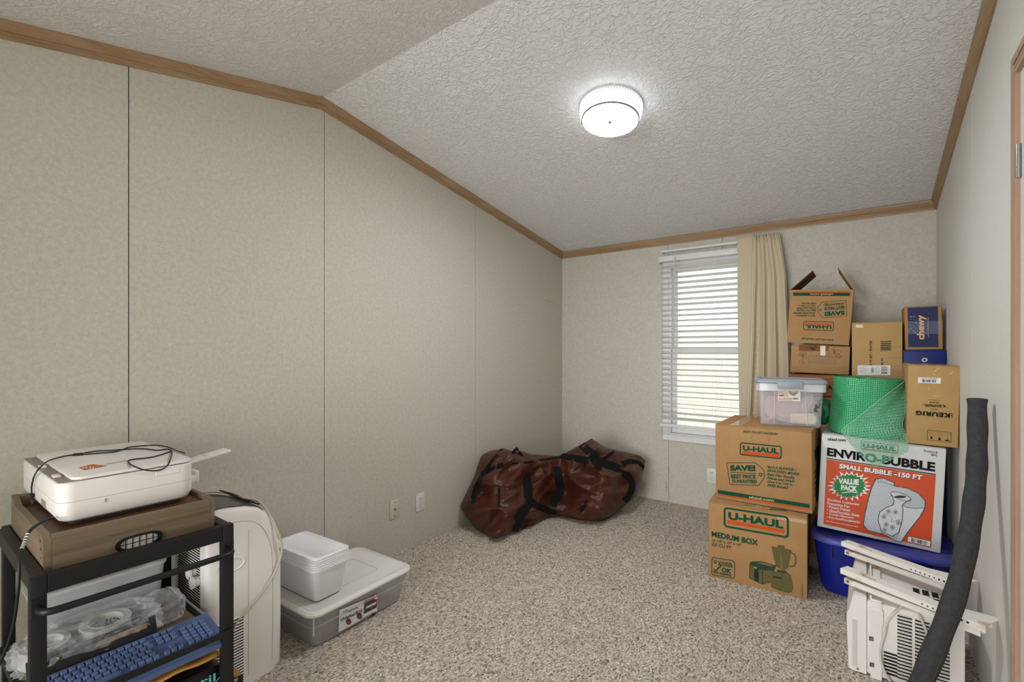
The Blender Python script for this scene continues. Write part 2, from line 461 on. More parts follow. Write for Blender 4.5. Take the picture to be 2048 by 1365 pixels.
# unseen front wall, with a doorway and hall added for the fill light
g = G()
g.box(-0.1, 0.70, FY - 0.1, FY, -0.05, 2.3); g.box(2.30, WX + 0.1, FY - 0.1, FY, -0.05, 2.3); g.box(0.70, 2.30, FY - 0.1, FY, 2.08, 2.3)
g.box(-0.1, WX + 0.1, FY - 2.6, FY - 2.5, -0.05, 2.3); g.box(-0.1, 0.0, FY - 2.5, FY - 0.1, -0.05, 2.3); g.box(WX, WX + 0.1, FY - 2.5, FY - 0.1, -0.05, 2.3)
g.box(0.0, WX, FY - 2.5, FY - 0.12, 2.2, 2.3); g.box(0.0, WX, FY - 2.5, FY - 0.12, -0.05, 0.0)
struct(g.build('wall_front', WALL))

# crown mouldings
PROF = [(0, -0.056), (0.007, -0.056), (0.009, -0.050), (0.0075, -0.044), (0.011, -0.041), (0.011, -0.036), (0.0085, -0.033), (0.012, -0.029), (0.017, -0.020), (0.025, -0.009), (0.027, -0.004), (0.027, 0.0), (0, 0.0)]
def moulding(name, p0, p1, out, mat, cut0=0, cut1=0):
    p0, p1, out = Vector(p0), Vector(p1), Vector(out); d = (p1 - p0).normalized(); n = len(PROF)
    vs = [p0 + out * a + Vector((0, 0, b)) + d * (cut0 * a) for a, b in PROF] + [p1 + out * a + Vector((0, 0, b)) - d * (cut1 * a) for a, b in PROF]
    g = G(); g.add(vs, [list(range(n)), [2 * n - 1 - i for i in range(n)]] + [[i, (i + 1) % n, n + (i + 1) % n, n + i] for i in range(n)])
    return struct(g.build(name, mat, smooth=35), 'oak-look crown moulding strip')
e = 0.0005
moulding('trim_1', (e, FY, ceil_z(FY) - e), (e, RY, RZ - e), (1, 0, 0), OAK[1])
moulding('trim_2', (e, RY, RZ - e), (e, WY, ceil_z(WY) - e), (1, 0, 0), OAK[1], 0, 1)
moulding('trim_3', (e, WY - e, ceil_z(WY) - e), (WX - e, WY - e, ceil_z(WY) - e), (0, -1, 0), OAK[0], 1, 1)
moulding('trim_4', (WX - e, RY, RZ - e), (WX - e, WY, ceil_z(WY) - e), (-1, 0, 0), OAK[1], 0, 1)
moulding('trim_5', (WX - e, FY, ceil_z(FY) - e), (WX - e, RY, RZ - e), (-1, 0, 0), OAK[1])
# door casing on the right wall
PINK_OAK = make_wood('pale_oak_casing', (196, 170, 146), (184, 156, 131), (164, 134, 110), 0.45, 2)
def casing(name, horizontal):
    g = G()
    if not horizontal:
        for a, b, t in ((1.853, 1.915, 0.010), (1.856, 1.868, 0.016), (1.876, 1.884, 0.014), (1.892, 1.912, 0.015)):
            g.prism([(WX - t, a, 0), (WX - t, b, 0), (WX - t, b, 2.049 - (1.915 - b)), (WX - t, a, 2.049 - (1.915 - a))], (t, 0, 0))
    else:
        for a, b, t in ((1.987, 2.049, 0.010), (1.990, 2.002, 0.016), (2.010, 2.018, 0.014), (2.026, 2.046, 0.015)):
            g.prism([(WX - t, 1.10, a), (WX - t, 1.915 - (2.049 - a), a), (WX - t, 1.915 - (2.049 - b), b), (WX - t, 1.10, b)], (t, 0, 0))
    return struct(g.build(name, PINK_OAK), 'pale oak door casing at the right edge')
casing('trim_6', False); casing('trim_7', True)
g = G(); g.box(WX - 0.006, WX - 0.0005, 1.11, 1.852, 0.012, 1.985)
d1 = struct(g.build('door_1', WHITE_PL), 'white interior door at the right edge')
for zz in (1.70,):
    g = G(); g.tube([(WX - 0.011, 1.846, zz), (WX - 0.011, 1.846, zz + 0.09)], 0.0055, 10); part('hinge', g, CHROME, d1, 40)

# ------------------------------------------------------------------ window_1
WFRAME = M('white_window_vinyl', (226, 226, 224), 0.4)
GLASS = M('window_glass', (255, 255, 255), 0.02, trans=1.0, ior=1.02, spec=0.3)
g = G()
def frame_ring(g, x0, x1, z0, z1, wd, y0, y1, bev=0.002):
    g.box(x0, x0 + wd, y0, y1, z0, z1, bev); g.box(x1 - wd, x1, y0, y1, z0, z1, bev)
    g.box(x0 + wd, x1 - wd, y0, y1, z0, z0 + wd, bev); g.box(x0 + wd, x1 - wd, y0, y1, z1 - wd, z1, bev)
frame_ring(g, 0.958, 1.742, 0.503, 1.967, 0.045, WY - 0.010, WY - 0.0005)
frame_ring(g, OX0 + 0.0005, OX1 - 0.0005, OZ0 + 0.0005, OZ1 - 0.0005, 0.016, WY + 0.0005, WY + 0.10)
wn = struct(g.build('window_1', WFRAME), 'white framed single-hung window behind the blind')
g = G(); frame_ring(g, OX0 + 0.018, OX1 - 0.018, 1.215, OZ1 - 0.018, 0.034, WY + 0.062, WY + 0.085); part('upper_sash', g, WFRAME, wn)
g = G(); frame_ring(g, OX0 + 0.018, OX1 - 0.018, OZ0 + 0.018, 1.250, 0.036, WY + 0.035, WY + 0.060); part('lower_sash', g, WFRAME, wn)
g = G(); g.box(OX0 + 0.052, OX1 - 0.052, WY + 0.072, WY + 0.075, 1.249, OZ1 - 0.052); part('pane', g, GLASS, wn)
g = G(); g.box(OX0 + 0.054, OX1 - 0.054, WY + 0.046, WY + 0.049, OZ0 + 0.054, 1.214); part('pane', g, GLASS, wn)
# outside: pale concrete ground, neighbour's fence of blocks and a white carport roof edge
PEACH = M('peach_blocks', (240, 226, 210), 0.9, var=0.02, vscale=3)  # pale peach is the blocks' own colour
g = G(); g.box(-6, 9, WY + 0.6, 14, -0.62, -0.55); o = struct(g.build('yard_ground', M('pale_gravel', (215, 205, 190), 0.9, var=0.08, vscale=5))); o['label'] = 'pale yard ground outside the window'
g = G(); g.box(-3, 6, WY + 3.2, WY + 3.3, -0.548, 1.55)
nb = tag(g.build('block_wall', PEACH), 'pale peach block wall outside the window', 'wall')
g = G()
for i in range(36):
    for j in range(9):
        x0 = -2.95 + 0.25 * i + (0.125 if j % 2 else 0); z0 = -0.5 + 0.2 * j
        if x0 + 0.235 < 6: g.box(x0, x0 + 0.242, WY + 3.194, WY + 3.1995, z0, z0 + 0.193)
o = g.build('block_course', PEACH, nb); o['kind'] = 'stuff'

# ------------------------------------------------------------------ wall plates
def plate(name, label, cat, M4, kind, mat):
    t = thing(name, label, cat); t.matrix_world = M4; WM[t.name] = M4
    g = G(); g.box(-0.035, 0.035, -0.0055, -0.0003, -0.057, 0.057, 0.0022, 2); part('cover_plate', g, mat, t, 40)
    if kind == 'outlet':
        for s in (-1, 1):
            g = G(); b = bmesh.new(); bmesh.ops.create_cone(b, cap_ends=True, segments=24, radius1=0.0165, radius2=0.0165, depth=0.003)
            for v in b.verts: v.co = Vector((v.co.x, -0.0065 + v.co.z, max(-0.0135, min(0.0135, v.co.y)) + s * 0.0195))
            g.bm(b); r = part('socket_face', g, WHITE_PL, t, 40)
            g = G()
            for dx in (-0.0063, 0.0063): g.box(dx - 0.0013, dx + 0.0013, -0.0086, -0.0076, s * 0.0195 + 0.000, s * 0.0195 + 0.008)
            b = bmesh.new(); bmesh.ops.create_cone(b, cap_ends=True, segments=12, radius1=0.0024, radius2=0.0024, depth=0.001)
            g.bm(b, mat=Matrix.Translation((0, -0.0081, s * 0.0195 - 0.0065)) @ Matrix.Rotation(PI / 2, 4, 'X'))
            part('slots', g, SLOT, r)
        zs = [0.0]
    else:
        zs = [0.042, -0.042]
        g = G(); g.tube([(0, -0.005, 0), (0, -0.0125, 0)], 0.0048, 12); part('coax_connector', g, M('brass_connector', (120, 105, 70), 0.35, metal=1), t, 40)
    for z in zs:
        g = G(); g.tube([(0, -0.005, z), (0, -0.0066, z)], 0.0028, 10); part('screw', g, CHROME if kind == 'outlet' else SLOT, t, 40)
    return t
RL = Matrix.Rotation(PI / 2, 4, 'Z')      # plate front (-y) turned to face +x
plate('cable_plate', 'ivory cable plate low on the left wall above the carpet', 'wall plate', Matrix.Translation((0, 1.884, 0.272)) @ RL, 'coax', IVORY)
plate('wall_outlet', 'white wall outlet on the left wall beside the ivory plate', 'outlet', Matrix.Translation((0, 2.090, 0.262)) @ RL, 'outlet', WHITE_PL)
plate('wall_outlet', 'white wall outlet under the window, half behind the cartons', 'outlet', Matrix.Translation((1.334, WY, 0.266)), 'outlet', WHITE_PL)

# ------------------------------------------------------------------ ceiling lamp
LC = Vector((1.293, 2.150, 0)); LC.z = ceil_z(LC.y) - 0.001
lamp = thing('ceiling_lamp', 'round white flush ceiling lamp, switched on', 'ceiling lamp', LC, pitch=-math.atan(SB))
GLOW = M('lamp_glow', (246, 249, 255), 0.4, emis=LAMP_E)
GLOW_SIDE = M('lamp_side_glow', (240, 245, 255), 0.4, emis=LAMP_E * 0.03)
g = G(); g.lathe([(0.10, 0.0), (0.149, 0.0), (0.149, -0.010), (0.10, -0.010)], 64); part('mounting_rim', g, WHITE_PL, lamp, 40)
g = G()
for i in range(72):
    a = 2 * PI * i / 72; g.box(0.1475, 0.1515, -0.0028, 0.0028, -0.022, -0.006, mat=Matrix.Rotation(a, 4, 'Z'))
part('fluted_band', g, WHITE_PL, lamp)
g = G(); g.lathe([(0.1485, -0.008), (0.1485, -0.026), (0.1478, -0.045), (0.142, -0.066), (0.135, -0.076)], 64); part('lamp_shade', g, GLOW_SIDE, lamp, 50)
g = G(); g.lathe([(0.134, -0.078), (0.10, -0.0825), (0.07, -0.084), (0.01, -0.085)], 64); part('diffuser', g, GLOW, lamp, 50)
GREYRING = M('lamp_ring', (120, 114, 106), 0.6)
g = G(); g.tube([(0.1345 * math.cos(2 * PI * i / 64), 0.1345 * math.sin(2 * PI * i / 64), -0.0775) for i in range(64)], 0.0048, 6, closed=True); part('rim_bead', g, GREYRING, lamp, 60)
g = G()
for r_ in (0.088, 0.064, 0.045): g.tube([(r_ * math.cos(2 * PI * i / 64), r_ * math.sin(2 * PI * i / 64), -0.0837 - (0.088 - r_) * 0.01) for i in range(64)], 0.0009, 5, closed=True)
part('diffuser_rings', g, M('lamp_ring_pale', (232, 233, 236), 0.5, emis=0.55), lamp)
g = G(); g.lathe([(0.010, -0.083), (0.011, -0.088), (0.006, -0.094), (0.001, -0.095)], 20); part('finial_nut', g, M('brass_nut', (120, 105, 80), 0.4, metal=0.8), lamp, 50)
# ================================================================== WINDOW DRESSING
SLAT = M('white_slat', (225, 223, 219), 0.4)
BY = 3.80
bl = thing('window_blind', 'white horizontal slat blind hanging over the window, slats open', 'blind', (0, 0, 0))
bx0 = atY(1321.5, 600, BY).x; bx1 = 1.735
zt_ = atY(1321.5, 513.5, BY - 0.03).z; zb_ = atY(1321.5, 524.5, BY - 0.03).z
g = G(); g.box(bx0 - 0.004, bx1 + 0.004, BY - 0.03, BY + 0.028, zb_, zt_, 0.003); part('headrail', g, SLAT, bl, 40)
for xx in (bx0 - 0.010, bx1 + 0.004):
    g = G(); g.box(xx, xx + 0.006, BY - 0.034, WY - 0.0003, zb_ - 0.006, zt_ + 0.003, 0.001); part('mounting_bracket', g, WHITE_PL, bl)
zbot = atY(1322, 847, BY - 0.02).z
n_slat = 29
z_first = atY(1321.5, 537, BY).z
pitch_ = (z_first - (zbot + 0.045)) / (n_slat - 1)
g = G(); nc = 7; vs = []; fs = []
for i in range(nc):
    a = -1 + 2 * i / (nc - 1); zc = 0.0035 * (1 - a * a)
    for x in (bx0, bx1): vs += [(x, a * 0.025, zc + 0.0011), (x, a * 0.025, zc - 0.0011)]
for i in range(nc - 1):
    o = 4 * i; q = o + 4
    fs += [[o, q, q + 2, o + 2], [o + 1, o + 3, q + 3, q + 1], [o, o + 1, q + 1, q], [o + 2, q + 2, q + 3, o + 3]]
fs += [[0, 2, 3, 1], [4 * nc - 4, 4 * nc - 3, 4 * nc - 1, 4 * nc - 2]]
g.add(vs, fs)
s0 = g.build('slat', SLAT, bl, 60)
for i in range(n_slat):
    s = s0 if i == 0 else s0.copy()
    if i: COL.objects.link(s); s.parent = bl
    s.location = (0, BY, z_first - pitch_ * i)
    tilt = -15 + (rnd.random() - 0.5) * 5
    yaw_ = 0.0
    if i >= n_slat - 4: tilt += (0, 6, -8, -16)[i - n_slat + 4]
    s.rotation_euler = (math.radians(tilt), (rnd.random() - 0.5) * 0.004 + (0.012 if i == n_slat - 4 else 0), yaw_)
g = G(); g.box(bx0, bx1, BY - 0.026, BY + 0.022, zbot - 0.024, zbot - 0.002, 0.004); part('bottom_rail', g, SLAT, bl, 40)
for u in (1359, 1433, 1530):
    xx = atY(u, 640, BY).x; g = G()
    for dy in (-0.0265, 0.0265): g.tube([(xx, BY + dy, zb_), (xx, BY + dy, zbot - 0.01)], 0.0009, 5)
    part('ladder_cord', g, WHITE_PL, bl)
p = atY(1349.5, 516, BY - 0.045); q = atY(1349, 672, BY - 0.045)
g = G(); g.tube([p, q], 0.0038, 8); g.tube([(p.x, BY - 0.028, p.z + 0.01), (p.x, p.y, p.z + 0.006), p], 0.002, 6); part('tilt_wand', g, M('clear_wand', (205, 203, 198), 0.2), bl, 40)

rod = thing('curtain_rod', 'thin white curtain rod fixed above the blind', 'curtain rod', (0, 0, 0))
CYR = 3.772
ra = atY(1321.5, 504, CYR); rb = atY(1557, 476.5, CYR); rzz = ra.z
g = G(); g.box(ra.x, 1.80, CYR - 0.004, CYR + 0.004, rzz - 0.0095, rzz + 0.0095, 0.003); part('bar', g, WHITE_PL, rod, 40)
for xx in (ra.x, 1.796):
    g = G(); g.box(xx, xx + 0.004, CYR, WY - 0.0004, rzz - 0.0095, rzz + 0.0095, 0.001); part('return_arm', g, WHITE_PL, rod)

CURT = M('tan_curtain_cloth', (203, 188, 160), 0.85, bump=0.15, bscale=500, bdist=0.0006, sheen=0.2, spec=0.2)
cu = thing('curtain', 'tan gathered curtain panel drawn to the right half of the window', 'curtain', (0, 0, 0))
def interp(tab, t):
    for (a, x), (b, y) in zip(tab, tab[1:]):
        if t <= b: k = (t - a) / (b - a); return x + (y - x) * k
    return tab[-1][1]
CT = 3.742
ztc = rzz + 0.03
def zrow(v): return atY(1500, v, CT).z
def xrow(u, v): return atY(u, v, CT).x
LEFT = [(480, 1474.5), (600, 1475), (700, 1476), (830, 1478.5), (1000, 1480)]
MID = [(480, 1505), (560, 1503.5), (700, 1499), (830, 1491), (1000, 1487)]
RIGHT = [(470, 1556), (500, 1562), (560, 1573), (680, 1580), (800, 1586), (1000, 1588)]
def curt(s, t):
    v = 478 + (940 - 478) * t; z = ztc + (zrow(940) - ztc) * t
    xl, xm, xr = xrow(interp(LEFT, v), v), xrow(interp(MID, v), v), xrow(interp(RIGHT, v), v)
    gat = max(0.0, 1 - t * 9)
    if s < 0.25:
        k = s / 0.25; x = xl + (xm - xl) * k; y = CT + 0.004 * math.sin(k * 3) * t
        return Vector((x, y - 0.004 * math.sin(k * PI), z))
    k = (s - 0.25) / 0.75
    amp = 0.010 + 0.020 * min(1, t * 2.2)
    ph = k * 2 * PI * 3.6
    y = CT + 0.012 - amp * math.sin(ph) * (0.4 + 0.6 * math.sin(min(1, k * 6) * PI / 2)) * (1 - 0.35 * k) - 0.006 * gat * math.sin(k * 2 * PI * 11)
    x = xm + (xr - xm) * (k + 0.035 * math.sin(ph * 1.0 + 0.7) * min(1, t * 3))
    z2 = z + gat * 0.006 * math.sin(k * 2 * PI * 11 + 1)
    return Vector((x, y, z2))
g = G(); g.grid(curt, 150, 46)
cl = g.build('cloth', CURT, cu, 80)
sol = cl.modifiers.new('thickness', 'SOLIDIFY'); sol.thickness = 0.0016
g = G()
pa = [curt(0.252, t / 24) + Vector((0.002, -0.0035, 0)) for t in range(1, 25)]
g.tube(pa, 0.0016, 6); part('lining_edge', g, M('white_lining', (232, 228, 218), 0.7), cu, 60)
g = G(); g.box(xrow(1505, 480), 1.79, CT + 0.006, CT + 0.028, rzz - 0.012, rzz - 0.0100); part('header_casing', g, CURT, cu)

# ================================================================== CARTONS AND THE RIGHT-HAND PILE
def carton(name, label, loc, yaw, roll, pitch, w, d, h, mat=CARD, tape=None, seam='x', group=None, bev=0.0035):
    R = math.radians
    t = thing(name, label, 'box', loc, R(yaw), R(roll), R(pitch), group)
    th = 0.004
    g = G(); g.box(0, w, 0, d, 0, h - th, bev, 2); part('body', g, mat, t, 40)
    for k in (0, 1):
        g = G()
        if seam == 'x': ya, yb = (0.001, d / 2 - 0.001) if k == 0 else (d / 2 + 0.001, d - 0.001); g.box(0.001, w - 0.001, ya, yb, h - th, h, 0.0014, 1)
        else: xa, xb = (0.001, w / 2 - 0.001) if k == 0 else (w / 2 + 0.001, w - 0.001); g.box(xa, xb, 0.001, d - 0.001, h - th, h, 0.0014, 1)
        part('flap', g, mat, t)
    if tape:
        g = G()
        for (x0, x1, y0, y1) in tape: g.box(x0, x1, y0, y1, h + 0.0002, h + 0.0009)
        part('tape_strip', g, TAPE, t)
    return t
b1 = carton('moving_box', 'cardboard moving box on the carpet, MEDIUM BOX and blender picture on its front', (1.598, 2.724, 0.0), 3.8, 0, 0, 0.459, 0.46, 0.407, tape=[(0.20, 0.26, 0.0, 0.46)], group='printed moving boxes')
K2 = zm(1400, 820, 3.4125)
P = Print(b1, (0, 0, 0), (0, -1, 0), K2)
P.frame([(168, 795), (600, 872), (600, 735), (168, 670)], 0.0095, GREEN_INK, 2, r=0.16, asp=3.4)
P.text('U-HAUL', (193, 748), (570, 813), (193, 696), GREEN_INK, bold=0.045)
P.poly([(187, 775), (577, 843), (577, 820), (187, 752)], ORANGE_INK, 2)
P.text('MEDIUM BOX', (80, 866), (398, 929), (80, 828), GREEN_INK, bold=0.04)
P.text('18 1/8" x 18" x 16"', (82, 898), (283, 933), (84, 881), GREEN_INK, bold=0.02)
P.text('3.0 CU FT', (80, 929), (213, 955), (82, 906), GREEN_INK, bold=0.025)
P.frame([(80, 1128), (236, 1153), (236, 1033), (82, 1008)], 0.004, GREEN_INK, 2, r=0.14, asp=1.35)
P.text('U-HAUL', (123, 1045), (223, 1063), (123, 1029), GREEN_INK, bold=0.04)
P.text('BOXES', (127, 1062), (222, 1079), (127, 1047), GREEN_INK, bold=0.04)
P.text('OK', (146, 1107), (216, 1120), (148, 1076), GREEN_INK, bold=0.05)
P.text('FOR SHIPPING', (92, 1117), (217, 1142), (92, 1100), GREEN_INK, bold=0.04)
P.line([(94, 1086), (104, 1101), (145, 1064)], 0.006, GREEN_INK, 3)
P.disc((105, 1038), 12, GREEN_INK, 2); P.line([(97, 1032), (105, 1040), (113, 1033)], 0.0022, TAN_INK, 3)
TON1 = M('green_halftone', (96, 88, 48), 0.8); TON2 = M('green_halftone_dark', (36, 62, 40), 0.8); TON3 = M('green_halftone_pale', (124, 102, 60), 0.8)
P.poly([(338, 1050), (350, 1036), (420, 1035), (520, 1064), (510, 1095), (486, 1180), (425, 1193), (385, 1176), (335, 1150)], TON2, 1)
P.poly([(345, 1062), (372, 1085), (372, 1160), (338, 1146)], TON1, 2)
P.poly([(400, 1090), (424, 1092), (424, 1188), (404, 1180)], TON1, 2)
P.poly([(430, 1096), (500, 1098), (482, 1176), (430, 1188)], TON1, 2)
P.poly([(383, 1045), (420, 1042), (500, 1062), (488, 1070)], TON3, 2)
P.poly([(360, 1068), (392, 1078), (380, 1086)], M('halftone_highlight', (150, 160, 150), 0.6), 3)
P.disc((384, 1128), 15, M('green_halftone_black', (18, 34, 26), 0.8), 3, ry=36)
P.poly([(487, 935), (533, 942), (533, 925), (575, 930), (577, 948), (622, 960), (600, 1080), (570, 1100), (522, 1075), (505, 1020)], TON1, 1)
P.poly([(546, 975), (556, 977), (566, 1090), (550, 1085)], TON3, 2)
P.line([(487, 935), (533, 942), (533, 925), (575, 930), (577, 948), (622, 960), (600, 1080)], 0.0018, TON2, 3)
P.line([(622, 978), (642, 984), (654, 1010), (654, 1045), (640, 1070), (610, 1072)], 0.0075, TON1, 1)
P.poly([(500, 1112), (525, 1098), (592, 1106), (620, 1130), (637, 1215), (630, 1240), (602, 1247), (540, 1232), (485, 1206), (483, 1150)], TON1, 2)
P.poly([(527, 1092), (592, 1102), (590, 1117), (527, 1108)], TON2, 3)
P.poly([(500, 1134), (560, 1146), (558, 1156), (498, 1144)], M('halftone_black2', (30, 40, 26), 0.8), 3)
P.line([(485, 1206), (540, 1232), (602, 1247), (630, 1240)], 0.003, TON2, 3)
P.line([(697, 1190), (697, 1282)], 0.0025, TON2, 2)
P.build()
P = Print(b1, (0, 0, 0.4071), (0, 0, 1), K2); P.text('uhaul.com', (475, 684), (592, 695), (477, 672), GREEN_INK, 2, 0.03); P.line([(300, 645), (340, 655), (385, 650)], 0.004, GREEN_INK, 2); P.build('flap_print')
g = G(); g.add([(0.327, -0.0009, 0.375), (0.457, -0.0009, 0.375), (0.457, -0.0009, 0.391), (0.327, -0.0009, 0.391)], [[0, 1, 2, 3]]); part('torn_tape', g, M('tape_glint', (225, 200, 165), 0.1, alpha=0.6), b1)

b2 = carton('moving_box', 'cardboard moving box stacked under the clear bin, SAVE! price tag on its front', (1.6145, 2.818, 0.4078), -0.9, -0.5, 0, 0.459, 0.46, 0.4125, tape=[(0.075, 0.135, 0.0, 0.46)], group='printed moving boxes')
def uhaul_side(P, K):
    pass
P = Print(b2, (0, 0, 0), (0, -1, 0), K2)
P.text('EASY-TO-LIFT HANDLES', (295, 155), (529, 173), (299, 141), GREEN_INK, bold=0.03, shear=0.15)
P.frame([(350, 208), (477, 222), (477, 190), (350, 176)], 0.0018, TON2, 2, r=0.48, asp=3.6, dash=True)
P.frame([(275, 306), (553, 334), (555, 252), (277, 225)], 0.006, GREEN_INK, 2, r=0.16, asp=3.4)
P.text('U-HAUL', (293, 279), (538, 302), (293, 243), GREEN_INK, bold=0.045)
P.poly([(288, 301), (543, 325), (543, 305), (288, 282)], ORANGE_INK, 2)
P.line([(182, 362), (378, 362), (435, 410), (441, 462), (402, 517), (205, 510)], 0.0032, GREEN_INK, 2, closed=True)
P.disc((413, 443), 10, GREEN_INK, 2, ring=0.0042); P.line([(423, 440), (441, 434)], 0.0015, GREEN_INK, 2)
P.text('SAVE!', (206, 417), (380, 420), (204, 377), GREEN_INK, bold=0.055)
P.line([(208, 428), (383, 435)], 0.0028, GREEN_INK, 2)
P.text('BEST PRICE', (214, 468), (382, 471), (212, 441), GREEN_INK, bold=0.035)
P.text('GUARANTEED', (218, 498), (390, 503), (217, 474), GREEN_INK, bold=0.035)
for s, a, b, t in (('*BUY A BUNDLE\u2014', (452, 399), (660, 419), (455, 381)), ('SAVE EVEN MORE!', (458, 423), (678, 450), (460, 405)), ('Beat Our Bundle', (459, 448), (645, 473), (461, 431)), ("Prices and We'll", (459, 473), (643, 499), (461, 455)), ('Give You $20 in', (460, 499), (630, 522), (462, 482)), ('FREE Boxes!', (460, 523), (600, 541), (462, 506))):
    P.text(s, a, b, t, GREEN_INK, bold=0.035, shear=0.1)
P.poly([(122, 573), (748, 671), (748, 645), (122, 547)], GREEN_INK, 2); P.poly([(122, 583), (750, 684), (750, 673), (122, 574)], ORANGE_INK, 2)
P.text('uhaul.com', (335, 604), (503, 629), (336, 586), TAN_INK, bold=0.03)
P.build()
P = Print(b2, (0.459, 0, 0), (1, 0, 0))
for i in range(5):
    z = 0.06 + i * 0.03; P.poly([(0.459, 0.09, z), (0.459, 0.40, z), (0.459, 0.40, z + 0.012), (0.459, 0.09, z + 0.012)], GREEN_INK, 1)
P.poly([(0.459, 0.12, 0.24), (0.459, 0.36, 0.24), (0.459, 0.36, 0.30), (0.459, 0.12, 0.30)], GREEN_INK, 1); P.build('side_print')

# ---- open small moving box on top of the back stack
Y3 = 3.40; sc3 = Y3 / 4.882
Y3 = 3.42
b3 = thing('moving_box', 'open cardboard moving box with raised flaps, printed upside down, top of its stack', 'box', (1.8885, Y3, 1.284), math.radians(1.0), math.radians(4.1), math.radians(0.6), 'printed moving boxes')
w3, h3, d3, t3 = 0.319, 0.3255, 0.31, 0.004
g = G(); g.box(0, w3, 0, d3, 0, t3); g.box(0, w3, 0, t3, t3, h3); g.box(0, w3, d3 - t3, d3, t3, h3); g.box(0, t3, t3, d3 - t3, t3, h3); g.box(w3 - t3, w3, t3, d3 - t3, t3, h3); part('body', g, [CARD], b3)
for side, ang in ((0, 47), (1, 57)):
    a = math.radians(ang); L_ = 0.158
    g = G()
    if side == 0: Rm = Matrix.Translation((0.001, 0, h3)) @ Matrix.Rotation(-a, 4, 'Y')
    else: Rm = Matrix.Translation((w3 - 0.001, 0, h3)) @ Matrix.Rotation(a, 4, 'Y') @ Matrix.Scale(-1, 4, (1, 0, 0))
    g.box(0, L_, 0.003, d3 - 0.003, 0, t3, mat=Rm); part('flap', g, CARD if side else CARD_IN, b3, label='raised box flap')
g = G(); g.box(0.004, w3 - 0.004, 0.0045, 0.0085, h3 - 0.155, h3 - 0.004); part('folded_flap', g, CARD_IN, b3)
K1 = zm(1560, 520, 7.583)
P = Print(b3, (0, 0, 0), (0, -1, 0), K1)
P.poly([(198, 480), (1062, 480), (1062, 498), (198, 498)], ORANGE_INK, 1); P.poly([(198, 500), (1062, 500), (1062, 549), (200, 546)], GREEN_INK, 1)
P.text('uhaul.com', (798, 513), (458, 513), (798, 538), TAN_INK, bold=0.03)
P.line([(1000, 612), (1015, 852), (655, 880), (572, 790), (570, 715), (640, 645)], 0.0022, GREEN_INK, 2, closed=True)
P.disc((612, 760), 17, GREEN_INK, 2, ring=0.0032)
P.text('SAVE!', (980, 768), (672, 790), (985, 836), GREEN_INK, bold=0.055)
P.line([(985, 745), (668, 768)], 0.0022, GREEN_INK, 2)
P.text('BEST PRICE', (976, 694), (668, 717), (978, 736), GREEN_INK, bold=0.035); P.text('GUARANTEED', (972, 648), (662, 669), (974, 681), GREEN_INK, bold=0.035)
for s, x0, x1, ya, yb in (('FREE Boxes!', 548, 332, 650, 673), ('Give You $20 in', 548, 288, 684, 706), ("Prices and We'll", 546, 260, 720, 748), ('Beat Our Bundle', 543, 258, 758, 781), ('SAVE EVEN MORE!', 540, 205, 792, 822), ('*BUY A BUNDLE\u2014', 546, 222, 833, 862)):
    P.text(s, (x0, ya), (x1, ya + 2), (x0 - 4, yb), GREEN_INK, bold=0.03, shear=0.1)
P.frame([(815, 945), (365, 932), (355, 1060), (808, 1075)], 0.0036, GREEN_INK, 2, r=0.16, asp=3.4)
P.poly([(375, 955), (785, 968), (783, 991), (373, 979)], ORANGE_INK, 2)
P.text('U-HAUL', (783, 996), (390, 985), (780, 1050), GREEN_INK, bold=0.045)
P.frame([(700, 1098), (445, 1088), (443, 1150), (700, 1162)], 0.0012, TON2, 2, r=0.48, asp=3.6, dash=True)
P.text('EASY-TO-LIFT HANDLES', (812, 1203), (330, 1180), (805, 1231), GREEN_INK, bold=0.03, shear=0.15)
P.build()

# ---- carton with leaf drawings under it, brown carton with letter A, and the carton that carries them
xa = atY(1580.4, 690, 3.405).x; xb_ = atY(1698, 690, 3.405).x; zA = atY(1690, 751.5, 3.405).z
pb = carton('produce_box', 'brown cardboard carton with leaf drawings, directly under the open moving box', (xa, 3.405, zA + 0.0125), 0, 1.9, 0, xb_ - xa, 0.40, atY(1640, 688.5, 3.405).z - zA - 0.0185, CARD, bev=0.003)
KP = zm(1560, 680, 7.583)
P = Print(pb, (0, 0, 0), (0, -1, 0), KP); INK = M('dark_green_line', (52, 62, 44), 0.8)
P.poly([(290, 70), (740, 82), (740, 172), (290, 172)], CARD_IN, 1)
P.poly([(610, 90), (690, 92), (688, 240), (612, 238)], M('tape_glint', (225, 200, 165), 0.1, alpha=0.6), 3)
P.frame([(435, 342), (835, 366), (840, 262), (440, 245)], 0.0010, INK, 2, r=0.02, asp=4)
for ya in (278, 300, 322): P.line([(470 + (ya == 278) * 80, ya), (805 - (ya == 278) * 80, ya + 14)], 0.0022, GREY_INK, 2)
def leaf(c, a, l, wd):
    q = []
    for i in range(9): t = i / 8; q.append((t * l, wd * math.sin(PI * t) ** 0.8))
    for i in range(7, 0, -1): t = i / 8; q.append((t * l, -wd * math.sin(PI * t) ** 0.8))
    return [(c[0] + x * math.cos(a) - y * math.sin(a), c[1] + x * math.sin(a) + y * math.cos(a)) for x, y in q]
for a in (-2.9, -2.2, -1.3, -0.6, 0.3): P.line(leaf((345, 250), a, 75, 18), 0.0013, INK, 2, closed=True)
P.line([(345, 250), (350, 300), (330, 350), (390, 350)], 0.0013, INK, 2); P.line([(345, 280), (300, 310), (300, 345)], 0.0013, INK, 2)
for c, a, l in (((720, 240), -0.7, 140), ((820, 190), -0.1, 120), ((820, 190), 0.7, 120), ((850, 250), 0.0, 90), ((550, 245), -0.25, 140), ((820, 180), -1.6, 50)): P.line(leaf(c, a, l, 24), 0.0013, INK, 2, closed=True)
